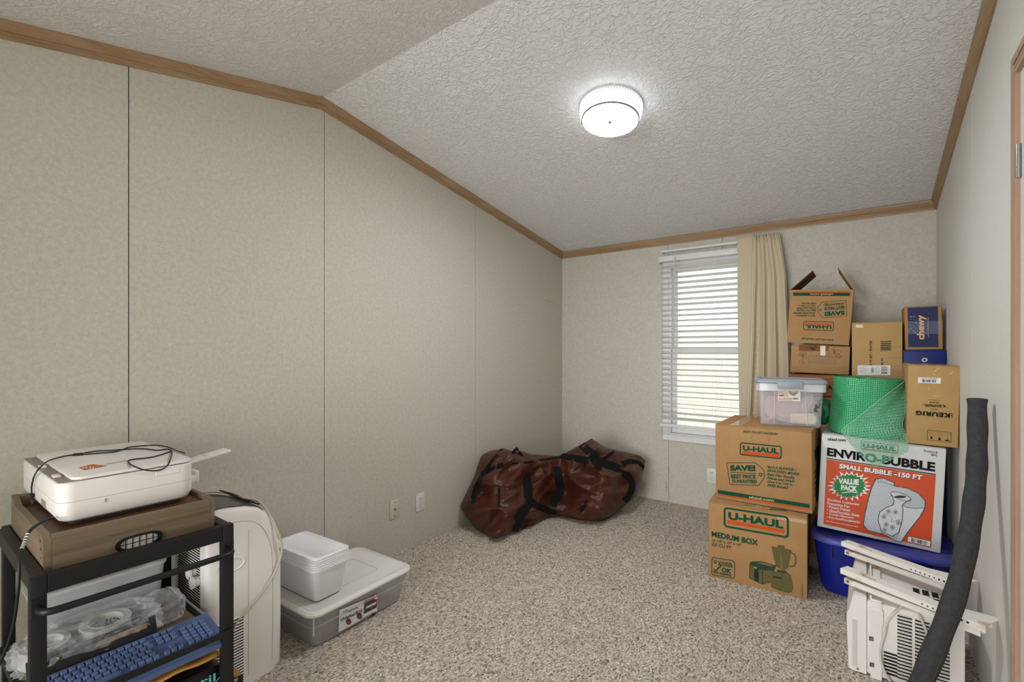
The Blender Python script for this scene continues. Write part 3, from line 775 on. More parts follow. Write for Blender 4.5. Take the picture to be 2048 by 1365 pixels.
for c, a, l in (((440, 110), 0.5, 90), ((520, 120), -0.4, 50), ((500, 110), 1.4, 60)): P.poly(leaf(c, a, l, 16), INK, 2)
P.build()
DARKCARD = M('dark_brown_card', (142, 92, 54), 0.8, var=0.05)
ab = carton('brown_carton', 'dark brown carton with a big letter A, behind the clear bin', (xa - 0.01, 3.40, atY(1650, 793, 3.40).z), 0, 0, 0, xb_ - xa + 0.012, 0.41, zA - atY(1650, 793, 3.40).z, DARKCARD, bev=0.002)
P = Print(ab, (0, 0, 0), (0, -1, 0), KP); P.text('A', (712, 756), (797, 756), (712, 688), BLACK_INK, bold=0.02)
P.poly([(560, 562), (1030, 562), (1030, 578), (560, 578)], CARD, 1); P.build()  # lighter strip paints the light caught along the carton's top edge
sb = carton('plain_carton', 'plain tall carton carrying the dark brown carton, behind the stacked moving boxes', (xa - 0.005, 3.41, 0), 0, 0, 0, xb_ - xa, 0.40, atY(1650, 793, 3.40).z - 0.001, CARD)

# ---- tall carton lettered PC SET - PEWTER
pw = carton('tall_carton', 'tall golden carton lettered PC SET - PEWTER, between open box and blue boxes', (2.2215, 3.40, 0), 0, 0, 0, 0.228, 0.42, 1.392, CARD2, bev=0.003)
KZ = zm(1690, 600, 7.58)
P = Print(pw, (0, 0, 0), (0, -1, 0), KZ)
P.text('PC SET - PEWTER', (410, 950), (410, 618), (372, 950), BLACK_INK, bold=0.02, space=1.1)
P.text('0', (410, 992), (410, 970), (374, 992), BLACK_INK, bold=0.02)
P.text('45 IN', (578, 992), (578, 886), (545, 992), BLACK_INK, bold=0.02)
P.bars([(540, 622), (698, 622), (698, 780), (540, 780)], 11, M('brown_bar', (72, 58, 42), 0.8), 2, 3, along=1)
P.poly([(190, 995), (688, 995), (688, 1145), (190, 1145)], LABEL_WHITE, 2)
P.bars([(397, 1026), (437, 1026), (437, 1106), (397, 1106)], 10, BLACK_INK, 3, 4, along=1); P.bars([(548, 1015), (642, 1015), (642, 1125), (548, 1125)], 9, BLACK_INK, 3, 5, along=1)
for yy in range(1015, 1100, 14): P.line([(215, yy), (330 + 40 * math.sin(yy), yy)], 0.0008, GREY_INK, 3)
for yy in range(1020, 1110, 16): P.line([(455, yy), (520, yy)], 0.0008, GREY_INK, 3)
P.poly([(160, 380), (275, 382), (272, 425), (165, 420)], M('tape_glint', (225, 200, 165), 0.1, alpha=0.6), 2)
for yy in (710, 880, 1005, 1070): P.line([(620, yy), (866, yy + 2)], 0.0012, M('card_crease', (150, 116, 72), 0.8), 1)
P.build()

# ---- blue carton and chewy box
BLUE_CARD = M('blue_gloss_card', (14, 42, 118), 0.35, var=0.08, vscale=6)
NAVY = M('navy_print', (8, 24, 78), 0.55)
bb = carton('blue_carton', 'glossy blue carton with a white letter O, under the navy and brown box', (2.4525, 3.392, 0), 0, 0, 0, 0.174, 0.40, 1.2325, BLUE_CARD, bev=0.003)
P = Print(bb, (0, 0, 0), (0, -1, 0), KZ); P.text('O', (1160, 944), (1252, 944), (1160, 880), WHITE_INK, bold=0.05); P.build()
cb = carton('shipping_box', 'brown shipping box with navy panel lettered chewy, top of the corner stack', (2.4625, 3.40, 1.2348), 2.0, -1.3, 0, 0.1535, 0.15, 0.2365, CARD, bev=0.003)
P = Print(cb, (0, 0, 0), (0, -1, 0), KZ)
P.poly([(948, 122), (1408, 102), (1418, 718), (958, 718)], NAVY, 1)
P.text('chewy', (1240, 603), (1232, 228), (1090, 603), M('peach_lettering', (226, 176, 120), 0.7), 3, bold=0.04)
P.text('where pet lovers shop', (1272, 560), (1270, 268), (1248, 560), M('peach_lettering', (226, 176, 120), 0.7), 3, bold=0.01)
P.poly([(945, 325), (1480, 318), (1484, 518), (945, 522)], M('clear_tape', (190, 200, 215), 0.12, alpha=0.16), 4)
r_ = random.Random(3)
for i in range(26):
    x, y = r_.uniform(950, 1075), r_.uniform(240, 500); P.line([(x, y), (x + r_.uniform(4, 26), y + r_.uniform(-14, 14))], 0.0010, M('tape_crinkle', (200, 205, 212), 0.2), 5)
P.build()
for xx, sx in ((0.1540, 1),):
    g = G(); g.box(min(xx, xx + sx * 0.003), max(xx, xx + sx * 0.003), 0.01, 0.13, 0.02, 0.225); part('side_flap', g, CARD_IN, cb)

# ---- blue tote
TOTE = M('blue_tote_plastic', (20, 34, 132), 0.35, spec=0.5); TOTE_LID = M('blue_lid_plastic', (44, 62, 176), 0.42, var=0.10, vscale=9, rgb2=(84, 84, 150))
tt = thing('storage_tote', 'large blue plastic storage tote under the orange and white carton', 'tote', (2.340, 3.075, 0))
def srect(a, b, n, r):
    """rounded rectangle half sizes a, b"""
    out = []
    for cx, cy, a0 in ((a - r, b - r, 0), (-(a - r), b - r, 90), (-(a - r), -(b - r), 180), (a - r, -(b - r), 270)):
        for i in range(n): t = math.radians(a0 + 90 * i / (n - 1)); out.append((cx + r * math.cos(t), cy + r * math.sin(t)))
    return out
def rloft(g, secs, cap0=True, cap1=True, mi=0):
    """secs: (a, b, r, z)"""
    n = 8; N_ = 4 * n; vs = []; fs = []
    for a, b, r, z in secs: vs += [(x, y, z) for x, y in srect(a, b, n, r)]
    for i in range(len(secs) - 1):
        for j in range(N_): j2 = (j + 1) % N_; fs.append([i * N_ + j, i * N_ + j2, (i + 1) * N_ + j2, (i + 1) * N_ + j])
    if cap0: fs.append(list(range(N_ - 1, -1, -1)))
    if cap1: fs.append([(len(secs) - 1) * N_ + j for j in range(N_)])
    g.add(vs, fs, mi); return g
g = G(); rloft(g, [(0.215, 0.155, 0.07, 0.0), (0.235, 0.172, 0.08, 0.004), (0.245, 0.180, 0.085, 0.03), (0.272, 0.205, 0.09, 0.258), (0.279, 0.219, 0.095, 0.262), (0.279, 0.219, 0.095, 0.270)]); part('body', g, TOTE, tt, 35)
g = G(); rloft(g, [(0.282, 0.224, 0.10, 0.262), (0.287, 0.229, 0.105, 0.266), (0.288, 0.230, 0.105, 0.278), (0.282, 0.224, 0.10, 0.289), (0.270, 0.210, 0.095, 0.292), (0.262, 0.196, 0.09, 0.286)], True, True); part('lid', g, TOTE_LID, tt, 35)
g = G()
for x in (-0.19, -0.02, 0.13): g.box(x, x + 0.003, -0.217, -0.200, 0.19, 0.260)
part('rim_ribs', g, TOTE, tt)

# ---- bubble-wrap carton (orange and white)
se = 0.97
WCARD = M('white_coated_card', (214, 214, 210), 0.5, var=0.03, vscale=4)
eb = carton('bubble_wrap_box', 'white and orange carton lettered ENVIRO-BUBBLE standing on the blue tote', (CAM.x + (2.075 - CAM.x) * se, 3.053 * se, CAM.z + (0.281 - CAM.z) * se), -0.46, 2.42, -0.455, 0.5 * se, 0.325, 0.505 * se, WCARD, bev=0.005)
KE = zm(1600, 720, 3.25)
RED = M('orange_red_print', (206, 70, 10), 0.5); BRG = M('burst_green', (24, 122, 54), 0.5); LINE = M('line_art', (40, 48, 52), 0.6)
P = Print(eb, (0, 0, 0), (0, -1, 0), KE)
P.text('uhaul.com', (180, 524), (296, 532), (181, 505), BLACK_INK, bold=0.03)
P.frame([(398, 582), (636, 611), (638, 557), (400, 530)], 0.002, GREEN_INK, 2, r=0.08, asp=4)
P.text('U-HAUL', (408, 572), (626, 597), (410, 541), GREEN_INK, bold=0.045); P.poly([(402, 582), (634, 610), (634, 602), (402, 575)], ORANGE_INK, 3)
P.text('ENVIRO-BUBBLE', (175, 625), (878, 729), (177, 570), BLACK_INK, bold=0.045)
P.line([(173, 640), (883, 746)], 0.0055, LINE, 2)
P.poly([(173, 647), (883, 752), (852, 1224), (152, 1068)], RED, 1)
P.text('SMALL BUBBLE -150 FT', (258, 710), (795, 789), (260, 679), LINE, 2, bold=0.055); P.text('SMALL BUBBLE -150 FT', (256, 706), (793, 784), (258, 676), WHITE_INK, 3, bold=0.04)
r_ = random.Random(5); st = []; st2 = []
for i in range(44):
    a = 2 * PI * i / 44; k = 1.0 if i % 2 == 0 else 0.70; k *= r_.uniform(0.93, 1.1)
    st.append((320 + 138 * k * math.cos(a), 820 + 96 * k * math.sin(a))); st2.append((320 + 116 * (0.80 + 0.16 * (i % 2 == 0)) * math.cos(a), 820 + 84 * (0.80 + 0.16 * (i % 2 == 0)) * math.sin(a)))
P.poly(st, WHITE_INK, 2); P.poly(st2, BRG, 3)
P.text('VALUE', (248, 806), (381, 815), (250, 769), WHITE_INK, 4, bold=0.06); P.text('PACK', (266, 848), (374, 858), (266, 812), WHITE_INK, 4, bold=0.06)
P.line([(272, 866), (330, 858), (375, 866)], 0.004, WHITE_INK, 4)
for s, a, b, t in (('Excellent Cushioning', (179, 920), (384, 954), 900), ('Protection For:', (178, 941), (325, 966), 922), ('\u2022 Picture Frames', (175, 963), (325, 988), 944), ('\u2022 Glass/Porcelain Vases', (175, 987), (385, 1023), 968), ('\u2022 Crystal Glassware', (175, 1010), (348, 1039), 992), ('\u2022 Figurines/Knickknacks', (173, 1032), (390, 1068), 1014), ("Keep this product out of children's reach", (170, 1052), (378, 1092), 1043)):
    P.text(s, a, b, (a[0] + 1, t), WHITE_INK, 3, bold=0.02)
ART = M('art_white', (206, 208, 206), 0.5); ART2 = M('art_grey', (182, 188, 192), 0.5)
roll_o = [(492, 776), (540, 769), (614, 800), (610, 820), (700, 836), (770, 868), (814, 920), (812, 960), (780, 1020), (700, 1120), (655, 1188), (625, 1178), (540, 1132), (440, 1110), (412, 1070), (422, 1000), (450, 880), (470, 820)]
P.poly(roll_o, ART2, 2); P.line(roll_o, 0.0028, LINE, 4, closed=True)
P.poly([(668, 945), (700, 962), (812, 962), (780, 1020), (700, 1120), (655, 1188), (632, 1178), (665, 1060)], ART, 3)
P.line([(668, 945), (690, 958), (750, 966), (812, 962)], 0.0022, LINE, 4); P.line([(492, 776), (470, 820), (450, 880)], 0.002, LINE, 4)
mouth = [(655 + 66 * math.cos(a) - 8 * math.sin(a) * 0, 888 + 22 * math.sin(a) + 20 * math.cos(a)) for a in [2 * PI * i / 20 for i in range(20)]]
vase = [(594, 880), (612, 918), (604, 944), (560, 960), (516, 992), (507, 1044), (530, 1118), (600, 1146), (642, 1122), (664, 1042), (668, 976), (664, 944), (690, 922), (718, 908)]
P.poly(vase, ART, 5); P.line(vase, 0.0026, LINE, 6); P.poly(mouth, ART, 6); P.line(mouth, 0.0022, LINE, 7, closed=True); P.disc((652, 890), 38, LINE, 7, ry=9)
for cx, cy in ((560, 1070), (620, 990), (545, 1020), (600, 1090), (640, 1060), (550, 1105), (575, 985)):
    for a in range(5): P.disc((cx + 9 * math.cos(a * 1.257), cy + 9 * math.sin(a * 1.257)), 7, LINE, 6, ring=0.0011, n=10)
P.line([(545, 1000), (575, 1008), (600, 1030), (590, 1050), (620, 1048), (650, 1035)], 0.0012, LINE, 6)
def inside(q, poly):
    c = False; j = len(poly) - 1
    for i in range(len(poly)):
        if (poly[i][1] > q[1]) != (poly[j][1] > q[1]) and q[0] < (poly[j][0] - poly[i][0]) * (q[1] - poly[i][1]) / (poly[j][1] - poly[i][1]) + poly[i][0]: c = not c
        j = i
    return c
for i in range(26):
    for j in range(24):
        q = (415 + 17 * i + (8 if j % 2 else 0), 800 + 14.5 * j)
        if inside(q, roll_o) and not inside(q, vase) and q[1] - 960 < (668 - q[0]) * 9 + 0 and inside((q[0] - 10, q[1]), roll_o) and not (q[0] > 655 and q[1] > 955): P.disc(q, 5.2, ART, 3, n=8)
P.line([(505, 800), (520, 790), (575, 806), (608, 818)], 0.0016, LINE, 4)
P.frame([(698, 1182), (845, 1216), (850, 1180), (703, 1148)], 0.0012, LINE, 3, r=0.05, asp=4, fill=WHITE_INK); P.bars([(722, 1182), (830, 1207), (832, 1182), (724, 1158)], 20, BLACK_INK, 4, 9)
P.text('Product #', (805, 600), (893, 611), (806, 584), BLACK_INK, bold=0.01); P.text('BP5', (852, 624), (890, 629), (852, 611), BLACK_INK, bold=0.01)
P.line([(160, 1075), (210, 1086)], 0.002, GREY_INK, 2); P.line([(480, 1145), (700, 1196)], 0.0015, GREY_INK, 2); P.line([(560, 1172), (840, 1240)], 0.0012, GREY_INK, 2)
P.build()

# ---- coffee-maker carton
kb = carton('coffee_maker_box', 'golden carton lettered KEURIG upside down, beside the green bubble wrap', (2.4425, 2.955, 0.7895), 0.96, 1.18, 0, 0.183, 0.34, 0.376, CARD2, tape=[(0.02, 0.165, 0.0, 0.34)], bev=0.003)
KK = zm(1790, 700, 6.5)
P = Print(kb, (0, 0, 0), (0, -1, 0), KK)
P.text('KEURIG', (718, 826), (272, 790), (712, 886), BLACK_INK, bold=0.05, space=1.15)
for q in ((738, 832), (738, 853), (738, 874)): P.disc(q, 8, BLACK_INK, 3)
P.text('MODEL', (553, 770), (458, 763), (553, 781), BLACK_INK, bold=0.01); P.text('K-EXPRESS', (655, 717), (385, 706), (655, 750), BLACK_INK, bold=0.03); P.text('TM', (380, 706), (355, 704), (380, 718), BLACK_INK, bold=0.01)
P.text('BLACK', (565, 679), (443, 672), (565, 697), BLACK_INK, bold=0.02); P.text('Keurig.com', (578, 650), (432, 644), (578, 663), BLACK_INK, bold=0.01)
P.frame([(418, 1170), (727, 1205), (730, 1075), (425, 1043)], 0.0016, BLACK_INK, 2, r=0.02, asp=2.4)
P.disc((474, 1142), 14, BLACK_INK, 2); P.poly([(462, 1148), (487, 1150), (474, 1166)], BLACK_INK, 3)
P.disc((578, 1142), 9, BLACK_INK, 2); P.poly([(556, 1172), (602, 1176), (588, 1150), (570, 1148)], BLACK_INK, 3)
P.poly([(640, 1170), (716, 1178), (700, 1190), (660, 1187)], BLACK_INK, 2); P.line([(678, 1170), (680, 1140), (690, 1134)], 0.0012, BLACK_INK, 2)
for x, y in ((475, 1065), (475, 1085), (475, 1110), (580, 1075), (580, 1098), (585, 1118), (685, 1085), (685, 1105)): P.line([(x - 36, y), (x + 36, y + 7)], 0.0010, M('faint_brown_text', (112, 86, 52), 0.8), 2)
P.poly([(300, 357), (598, 367), (592, 442), (295, 430)], LABEL_WHITE, 2); P.bars([(352, 385), (538, 390), (538, 427), (352, 420)], 24, BLACK_INK, 3, 12); P.line([(340, 372), (556, 380)], 0.0016, BLACK_INK, 3)
for pts in ([(508, 285), (578, 236)], [(500, 310), (520, 330)], [(705, 320), (755, 290)], [(495, 605), (590, 602)], [(425, 508), (445, 502)]): P.line(pts, 0.0013, M('tape_glint2', (235, 220, 190), 0.1), 4)
P.build()

# ---- green bubble wrap
def make_bubble(name, alpha, c, c2):
    m = M(name, c, 0.25, alpha=alpha, spec=0.6); nt, b = nodes_of(m); N = nt.nodes.new; L = nt.links.new
    tc = N('ShaderNodeTexCoord')
    v = N('ShaderNodeTexVoronoi'); v.inputs['Scale'].default_value = 1.0; v.inputs['Randomness'].default_value = 0.12
    mp = N('ShaderNodeMapping'); mp.inputs['Scale'].default_value = (105, 105, 105); L(tc.outputs['UV'], mp.inputs['Vector']); L(mp.outputs[0], v.inputs['Vector'])
    v.voronoi_dimensions = '2D'
    r = N('ShaderNodeValToRGB'); r.color_ramp.elements[0].position = 0.15; r.color_ramp.elements[0].color = lin(c2); r.color_ramp.elements[1].position = 0.6; r.color_ramp.elements[1].color = lin(c)
    L(v.outputs['Distance'], r.inputs['Fac']); L(r.outputs['Color'], b.inputs['Base Color'])
    bp = N('ShaderNodeBump'); bp.inputs['Strength'].default_value = 1.0; bp.inputs['Distance'].default_value = 0.004; bp.invert = True
    L(v.outputs['Distance'], bp.inputs['Height']); L(bp.outputs['Normal'], b.inputs['Normal']); return m
BUB = make_bubble('green_bubble_wrap', 1.0, (26, 138, 80), (96, 200, 146)); BUBS = make_bubble('green_bubble_sheet', 0.40, (70, 180, 122), (176, 232, 204))
def uv_grid(o, nu, nv, su, sv):
    uvl = o.data.uv_layers.new(name='UVMap')
    for lp in o.data.loops:
        i, j = divmod(lp.vertex_index, nv); uvl.data[lp.index].uv = (i / nu * su, j / (nv - 1) * sv)
rc = Vector((2.279, 3.136, 0)); rr_ = 0.147
br = thing('bubble_wrap_roll', 'big upright roll of green bubble wrap with a loose end hanging down', 'bubble wrap', (rc.x, rc.y, 0.7905), 0, math.radians(2.6), 0)
NU, NV = 96, 14
def rollf(s, t):
    a = 2 * PI * s; rad = rr_ * (1 + 0.012 * math.sin(3 * a + 1) + 0.01 * math.sin(7 * t + 2 * a)) + 0.012 * (1 - t) * (0.5 + 0.5 * math.cos(a - PI * 1.1))
    return Vector((rad * math.cos(a), rad * math.sin(a), 0.006 + 0.292 * t))
g = G(); g.grid(rollf, NU, NV, wrap_u=True); o = g.build('wound_sheet', BUB, br, 60, fix=False); uv_grid(o, NU, NV, 2 * PI * rr_, 0.292)
for i in range(NV): pass
# correct the seam of the wrapped uv
uvd = o.data.uv_layers[0].data
for pl in o.data.polygons:
    us = [uvd[l].uv[0] for l in pl.loop_indices]
    if max(us) - min(us) > 0.3:
        for l in pl.loop_indices:
            if uvd[l].uv[0] < 0.3: uvd[l].uv[0] += 2 * PI * rr_
g = G(); pts = []
for i in range(420):
    a = 2 * PI * i / 60; rad = 0.045 + (rr_ - 0.064) * i / 420; pts.append((rad, a))
vs = []; fs = []
for i, (rad, a) in enumerate(pts):
    z0 = 0.290 + 0.002 * math.sin(i * 0.3) - 0.002 * (1 - rad / rr_)
    vs += [(rad * math.cos(a), rad * math.sin(a), z0 - 0.02), (rad * math.cos(a), rad * math.sin(a), z0 + 0.005), ((rad + 0.009) * math.cos(a), (rad + 0.009) * math.sin(a), z0 + 0.005), ((rad + 0.013) * math.cos(a), (rad + 0.013) * math.sin(a), z0 - 0.02)]
for i in range(len(pts) - 1):
    for k in range(3): fs.append([4 * i + k, 4 * i + k + 1, 4 * i + k + 5, 4 * i + k + 4])
g.add(vs, fs); part('wound_end', g, M('green_film_edge', (64, 168, 112), 0.3), br, 50)
WI = WM[br.name].inverted()
le = [((1808, 764), 3.075), ((1762, 798), 2.992), ((1712, 838), 2.975), ((1684, 862), 2.960), ((1700, 888), 2.944), ((1722, 912), 2.940), ((1750, 936), 2.938)]
re_ = [((1813, 764), 3.12), ((1813, 792), 3.06), ((1811, 822), 3.01), ((1806, 851), 2.965), ((1813, 872), 2.942), ((1817, 890), 2.938), ((1815, 905), 2.936)]
LP = bez([atY(*q, y) for q, y in le], 6); RP = bez([atY(*q, y) for q, y in re_], 6)
NS, NT = 26, len(LP)
def sheet(s, t):
    j = min(NT - 1, int(round(t * (NT - 1)))); p = LP[j].lerp(RP[j], s)
    env = math.sin(PI * s) * math.sin(PI * min(1, t * 1.25)) if t < 0.8 else 0
    return WI @ (p + Vector((0, -0.014 * env + 0.004 * math.sin(9 * s + 6 * t) * (t < 0.65), 0)))
g = G(); g.grid(sheet, NS, NT); o = g.build('loose_end', BUBS, br, 80, fix=False); uv_grid(o, NS, NT, 0.20, 0.26); o['label'] = 'loose translucent end of the bubble wrap'
g = G(); g.tube([WI @ (p + Vector((0, -0.002, 0))) for p in LP[:20]], 0.0012, 5); part('cut_edge', g, M('film_edge', (170, 225, 195), 0.3), br)
bs = thing('bubble_wrap_scrap', 'small crumpled wad of green bubble wrap left of the big roll', 'bubble wrap', (2.098, 3.240, 0.806))
g = G(); b = bmesh.new(); bmesh.ops.create_icosphere(b, subdivisions=4, radius=1.0)
for v in b.verts:
    c = v.co.copy(); k = 1 + 0.22 * noise.noise(c * 2.1) + 0.10 * noise.noise(c * 5)
    v.co = Vector((c.x * 0.040 * k, c.y * 0.045 * k, 0.078 + c.z * 0.072 * k))
g.bm(b); part('crumpled_film', g, M('green_film_dark', (30, 128, 78), 0.2, bump=0.8, bscale=120, bdist=0.004), bs, 60)

# ---- clear bin with grey lid on the upper moving box
CLEAR = M('frosted_clear_plastic', (236, 236, 238), 0.12, alpha=0.20, spec=0.6)
CLEAR_RIM = M('frosted_clear_rim', (228, 228, 230), 0.15, alpha=0.6, spec=0.6)
GREYLID = M('grey_lid_plastic', (146, 153, 160), 0.4)
KB = zm(1490, 710, 8.03); zb0 = 0.8245
p0 = atZ(*KB((250, 1125)), zb0); p1 = atZ(*KB((1225, 1187)), zb0); yawb = math.atan2(p1.y - p0.y, p1.x - p0.x); wb0 = (p1 - p0).length
cb2 = thing('clear_bin', 'clear plastic storage bin with grey latch lid on the upper moving box', 'storage bin', p0, yawb)
db = 0.205; hb = 0.235; ov = 0.022
g = G(); th_ = 0.002
def tub(g, w0, d0, w1, d1, h, r0, r1, t=0.002, z0=0.0):
    rloft(g, [(w0 / 2 * 0.96, d0 / 2 * 0.96, r0, z0), (w0 / 2, d0 / 2, r0, z0 + 0.006), (w1 / 2, d1 / 2, r1, h), (w1 / 2 - t, d1 / 2 - t, r1 - t, h), (w0 / 2 - t, d0 / 2 - t, r0 - t, z0 + 0.008)]); return g
off = Matrix.Translation((wb0 / 2, db / 2, 0))
tub(g, wb0, db, wb0 + 2 * ov * 0.55, db + 2 * ov * 0.55, hb, 0.016, 0.020); g.xf(off); part('tub', g, CLEAR, cb2, 40)
g = G(); rloft(g, [(wb0 / 2 + ov, db / 2 + ov, 0.022, hb - 0.045), (wb0 / 2 + ov, db / 2 + ov, 0.022, hb - 0.004), (wb0 / 2 + ov - 0.002, db / 2 + ov - 0.002, 0.020, hb - 0.004), (wb0 / 2 + ov - 0.002, db / 2 + ov - 0.002, 0.020, hb - 0.045)], False, False); g.xf(off); part('rim_skirt', g, CLEAR_RIM, cb2, 40)
g = G(); rloft(g, [(wb0 / 2 + ov, db / 2 + ov, 0.022, hb - 0.006), (wb0 / 2 + ov + 0.006, db / 2 + ov + 0.006, 0.026, hb - 0.002), (wb0 / 2 + ov + 0.006, db / 2 + ov + 0.006, 0.026, hb + 0.010), (wb0 / 2 + ov - 0.004, db / 2 + ov - 0.004, 0.02, hb + 0.018), (wb0 / 2 + ov - 0.02, db / 2 + ov - 0.02, 0.018, hb + 0.018), (wb0 / 2 + ov - 0.024, db / 2 + ov - 0.024, 0.016, hb + 0.012)]); g.xf(off); ld = part('lid', g, GREYLID, cb2, 35)
fy = -ov - 0.006
lx0 = wb0 * 0.285; lx1 = wb0 * 0.70
g = G(); g.box(lx0, lx1, fy - 0.010, fy + 0.004, hb - 0.030, hb + 0.008, 0.003); part('latch', g, GREYLID, ld, 40)
g = G()
for x in (-0.012, 0.04, wb0 - 0.05, wb0 - 0.01, wb0 * 0.78): g.box(x, x + 0.0025, -ov - 0.001, -ov + 0.008, hb - 0.045, hb - 0.006)
part('rim_ribs', g, CLEAR_RIM, cb2)['kind'] = 'stuff'
for x0, x1 in ((0.245 * wb0, 0.235 * wb0), (0.735 * wb0, 0.775 * wb0)): g = G(); g.tube([(x0, -ov * 0.62, hb - 0.03), (x1, -0.004, 0.012)], 0.0014, 5); part('moulded_rib', g, WHITE_PL, cb2)
P = Print(cb2, (0, -ov * 0.5, hb * 0.6), (0, -1, 0.048), KB)
P.poly([(532, 506), (888, 508), (890, 745), (530, 738)], LABEL_WHITE, 1)
P.poly([(538, 690), (760, 692), (760, 736), (538, 732)], M('label_tan', (196, 176, 152), 0.6), 2); P.poly([(538, 520), (700, 520), (690, 600), (700, 680), (538, 680)], M('label_tan_pale', (212, 202, 190), 0.6), 2)
P.poly([(692, 575), (780, 610), (868, 572), (845, 620), (785, 665), (715, 635)], M('label_brown', (168, 140, 120), 0.6), 3); P.poly([(692, 545), (760, 530), (868, 568), (780, 600)], M('label_palegrey', (190, 190, 190), 0.6), 3)
P.poly([(548, 650), (625, 640), (622, 665), (545, 668)], M('label_red', (196, 40, 30), 0.6), 3); P.text('bin', (545, 580), (620, 580), (545, 545), WHITE_INK, 4, 0.03) if False else None
P.line([(545, 600), (610, 602)], 0.0022, GREY_INK, 3); P.line([(545, 565), (620, 566)], 0.004, WHITE_INK, 3)
P.bars([(770, 692), (862, 694), (862, 724), (770, 720)], 12, BLACK_INK, 3, 15); P.build('paper_label')
P = Print(cb2, (0, -ov * 0.3, hb * 0.4), (0, -1, 0.048), KB); P.text('PEA', (1165, 935), (1235, 715), (1100, 900), M('marker_ink', (52, 60, 66), 0.7), 2, bold=0.03); P.build('marker_lettering')
SOFT = M('pink_grey_fabric', (226, 178, 170), 0.9, var=0.25, vscale=16, rgb2=(204, 198, 198))
def blob(name, label, cat, c, s, mat, seed, amp=0.25, sub=4, parent_mx=None, kk=1.9):
    g = G(); b = bmesh.new(); bmesh.ops.create_icosphere(b, subdivisions=sub, radius=1.0); o_ = Vector((seed * 3.1, seed * 1.7, 0))
    for v in b.verts:
        d = v.co.copy(); k = 1 + amp * noise.noise(d * kk + o_) + amp * 0.5 * noise.noise(d * 4.3 + o_)
        q = Vector([math.copysign(abs(x) ** 0.6, x) for x in d])
        v.co = Vector((q.x * s[0] * k, q.y * s[1] * k, q.z * s[2] * k))
        v.co = Vector([max(-s[i], min(s[i], v.co[i])) for i in range(3)])
    g.bm(b, mat=(parent_mx or Matrix()) @ Matrix.Translation(c))
    return tag(g.build(name, mat, None, 60), label, cat)
CBM = WM[cb2.name]
blob('fabric_bundle', 'pinkish grey soft bundle filling the clear bin with grey lid', 'fabric', (wb0 / 2, db / 2 + 0.02, 0.102), (wb0 / 2 - 0.022, db / 2 - 0.03, 0.092), SOFT, 2, 0.3, 4, CBM)
blob('plush_toy', 'cream soft toy showing low in the clear bin with grey lid', 'toy', (wb0 * 0.72, 0.018, 0.045), (0.060, 0.009, 0.030), M('cream_plush', (222, 208, 182), 0.9, var=0.06, vscale=40), 5, 0.35, 3, CBM, 2.6)

# ---- window air conditioner
ACW = M('aged_white_enamel', (238, 233, 226), 0.45, var=0.03, vscale=5)
ACF = M('ac_front_plastic', (240, 236, 230), 0.45)
DIRT = M('dusty_enamel', (240, 236, 228), 0.55, var=0.25, vscale=9, rgb2=(224, 206, 184))
_r = DIRT.node_tree.nodes
for _n in _r:
    if _n.type == 'VALTORGB':
        _n.color_ramp.elements[0].position = 0.36; _n.color_ramp.elements[1].position = 0.45; _n.color_ramp.elements[0].color = lin((206, 176, 142))
ax, ay = 2.233, 2.255
ac = thing('window_air_conditioner', 'white window air conditioner on the carpet by the right wall', 'air conditioner', (ax, ay, 0))
AW, AD, AH = 0.332, 0.40, 0.284
g = G(); g.box(0.058, AW, 0, AD, 0.006, AH, 0.006, 2); part('chassis', g, ACW, ac, 40)
g = G(); prof = [(0.058, 0.004), (0.010, 0.004), (0.002, 0.012), (-0.004, 0.215), (0.004, 0.235), (0.016, 0.290), (0.024, 0.296), (0.058, 0.296)]
g.prism([(x, -0.004, z) for x, z in prof], (0, AD + 0.008, 0)); part('front_panel', g, ACF, ac, 30)
g = G(); g.box(0.014, 0.030, -0.0055, -0.0042, 0.02, 0.20, 0.0006, 1); part('panel_groove', g, M('ac_groove', (214, 208, 200), 0.5), ac)
g = G(); g.box(0.070, 0.104, -0.010, 0.0, 0.0, AH + 0.004, 0.001, 1); g.box(0.066, 0.108, -0.013, -0.0095, 0.205, 0.262, 0.001, 1)
ch = part('side_channel', g, ACF, ac)
g = G(); g.box(0.070, 0.104, 0.0, AD, AH + 0.0003, AH + 0.010); g.box(0.068, 0.074, 0.0, AD, AH + 0.010, AH + 0.022); part('top_channel', g, DIRT, ac)
K8 = zm(1660, 1060, 4.476)
P = Print(ac, (0, -0.0101, 0), (0, -1, 0), K8)
for c in ((370, 977), (376, 1210)): P.poly([(c[0] - 20, c[1] - 22), (c[0] + 20, c[1] - 14), (c[0] + 20, c[1] + 24), (c[0] - 20, c[1] + 16)], SLOT, 1); P.poly([(c[0] - 12, c[1] - 14), (c[0] + 15, c[1] - 9), (c[0] + 15, c[1] + 22), (c[0] - 12, c[1] + 16)], GREY_INK, 2)
P.build('channel_holes')
pl = Print(ac, (0, 0, 0), (0, -1, 0), K8)
xs = [(pl.at((603, 900)).x, pl.at((735, 900)).x), (pl.at((760, 900)).x, pl.at((892, 900)).x), (pl.at((915, 1180)).x, AW - 0.040)]
zt0 = pl.at((603, 768)).z; zb1 = 0.030; ns = 19
g = G(); lip = None
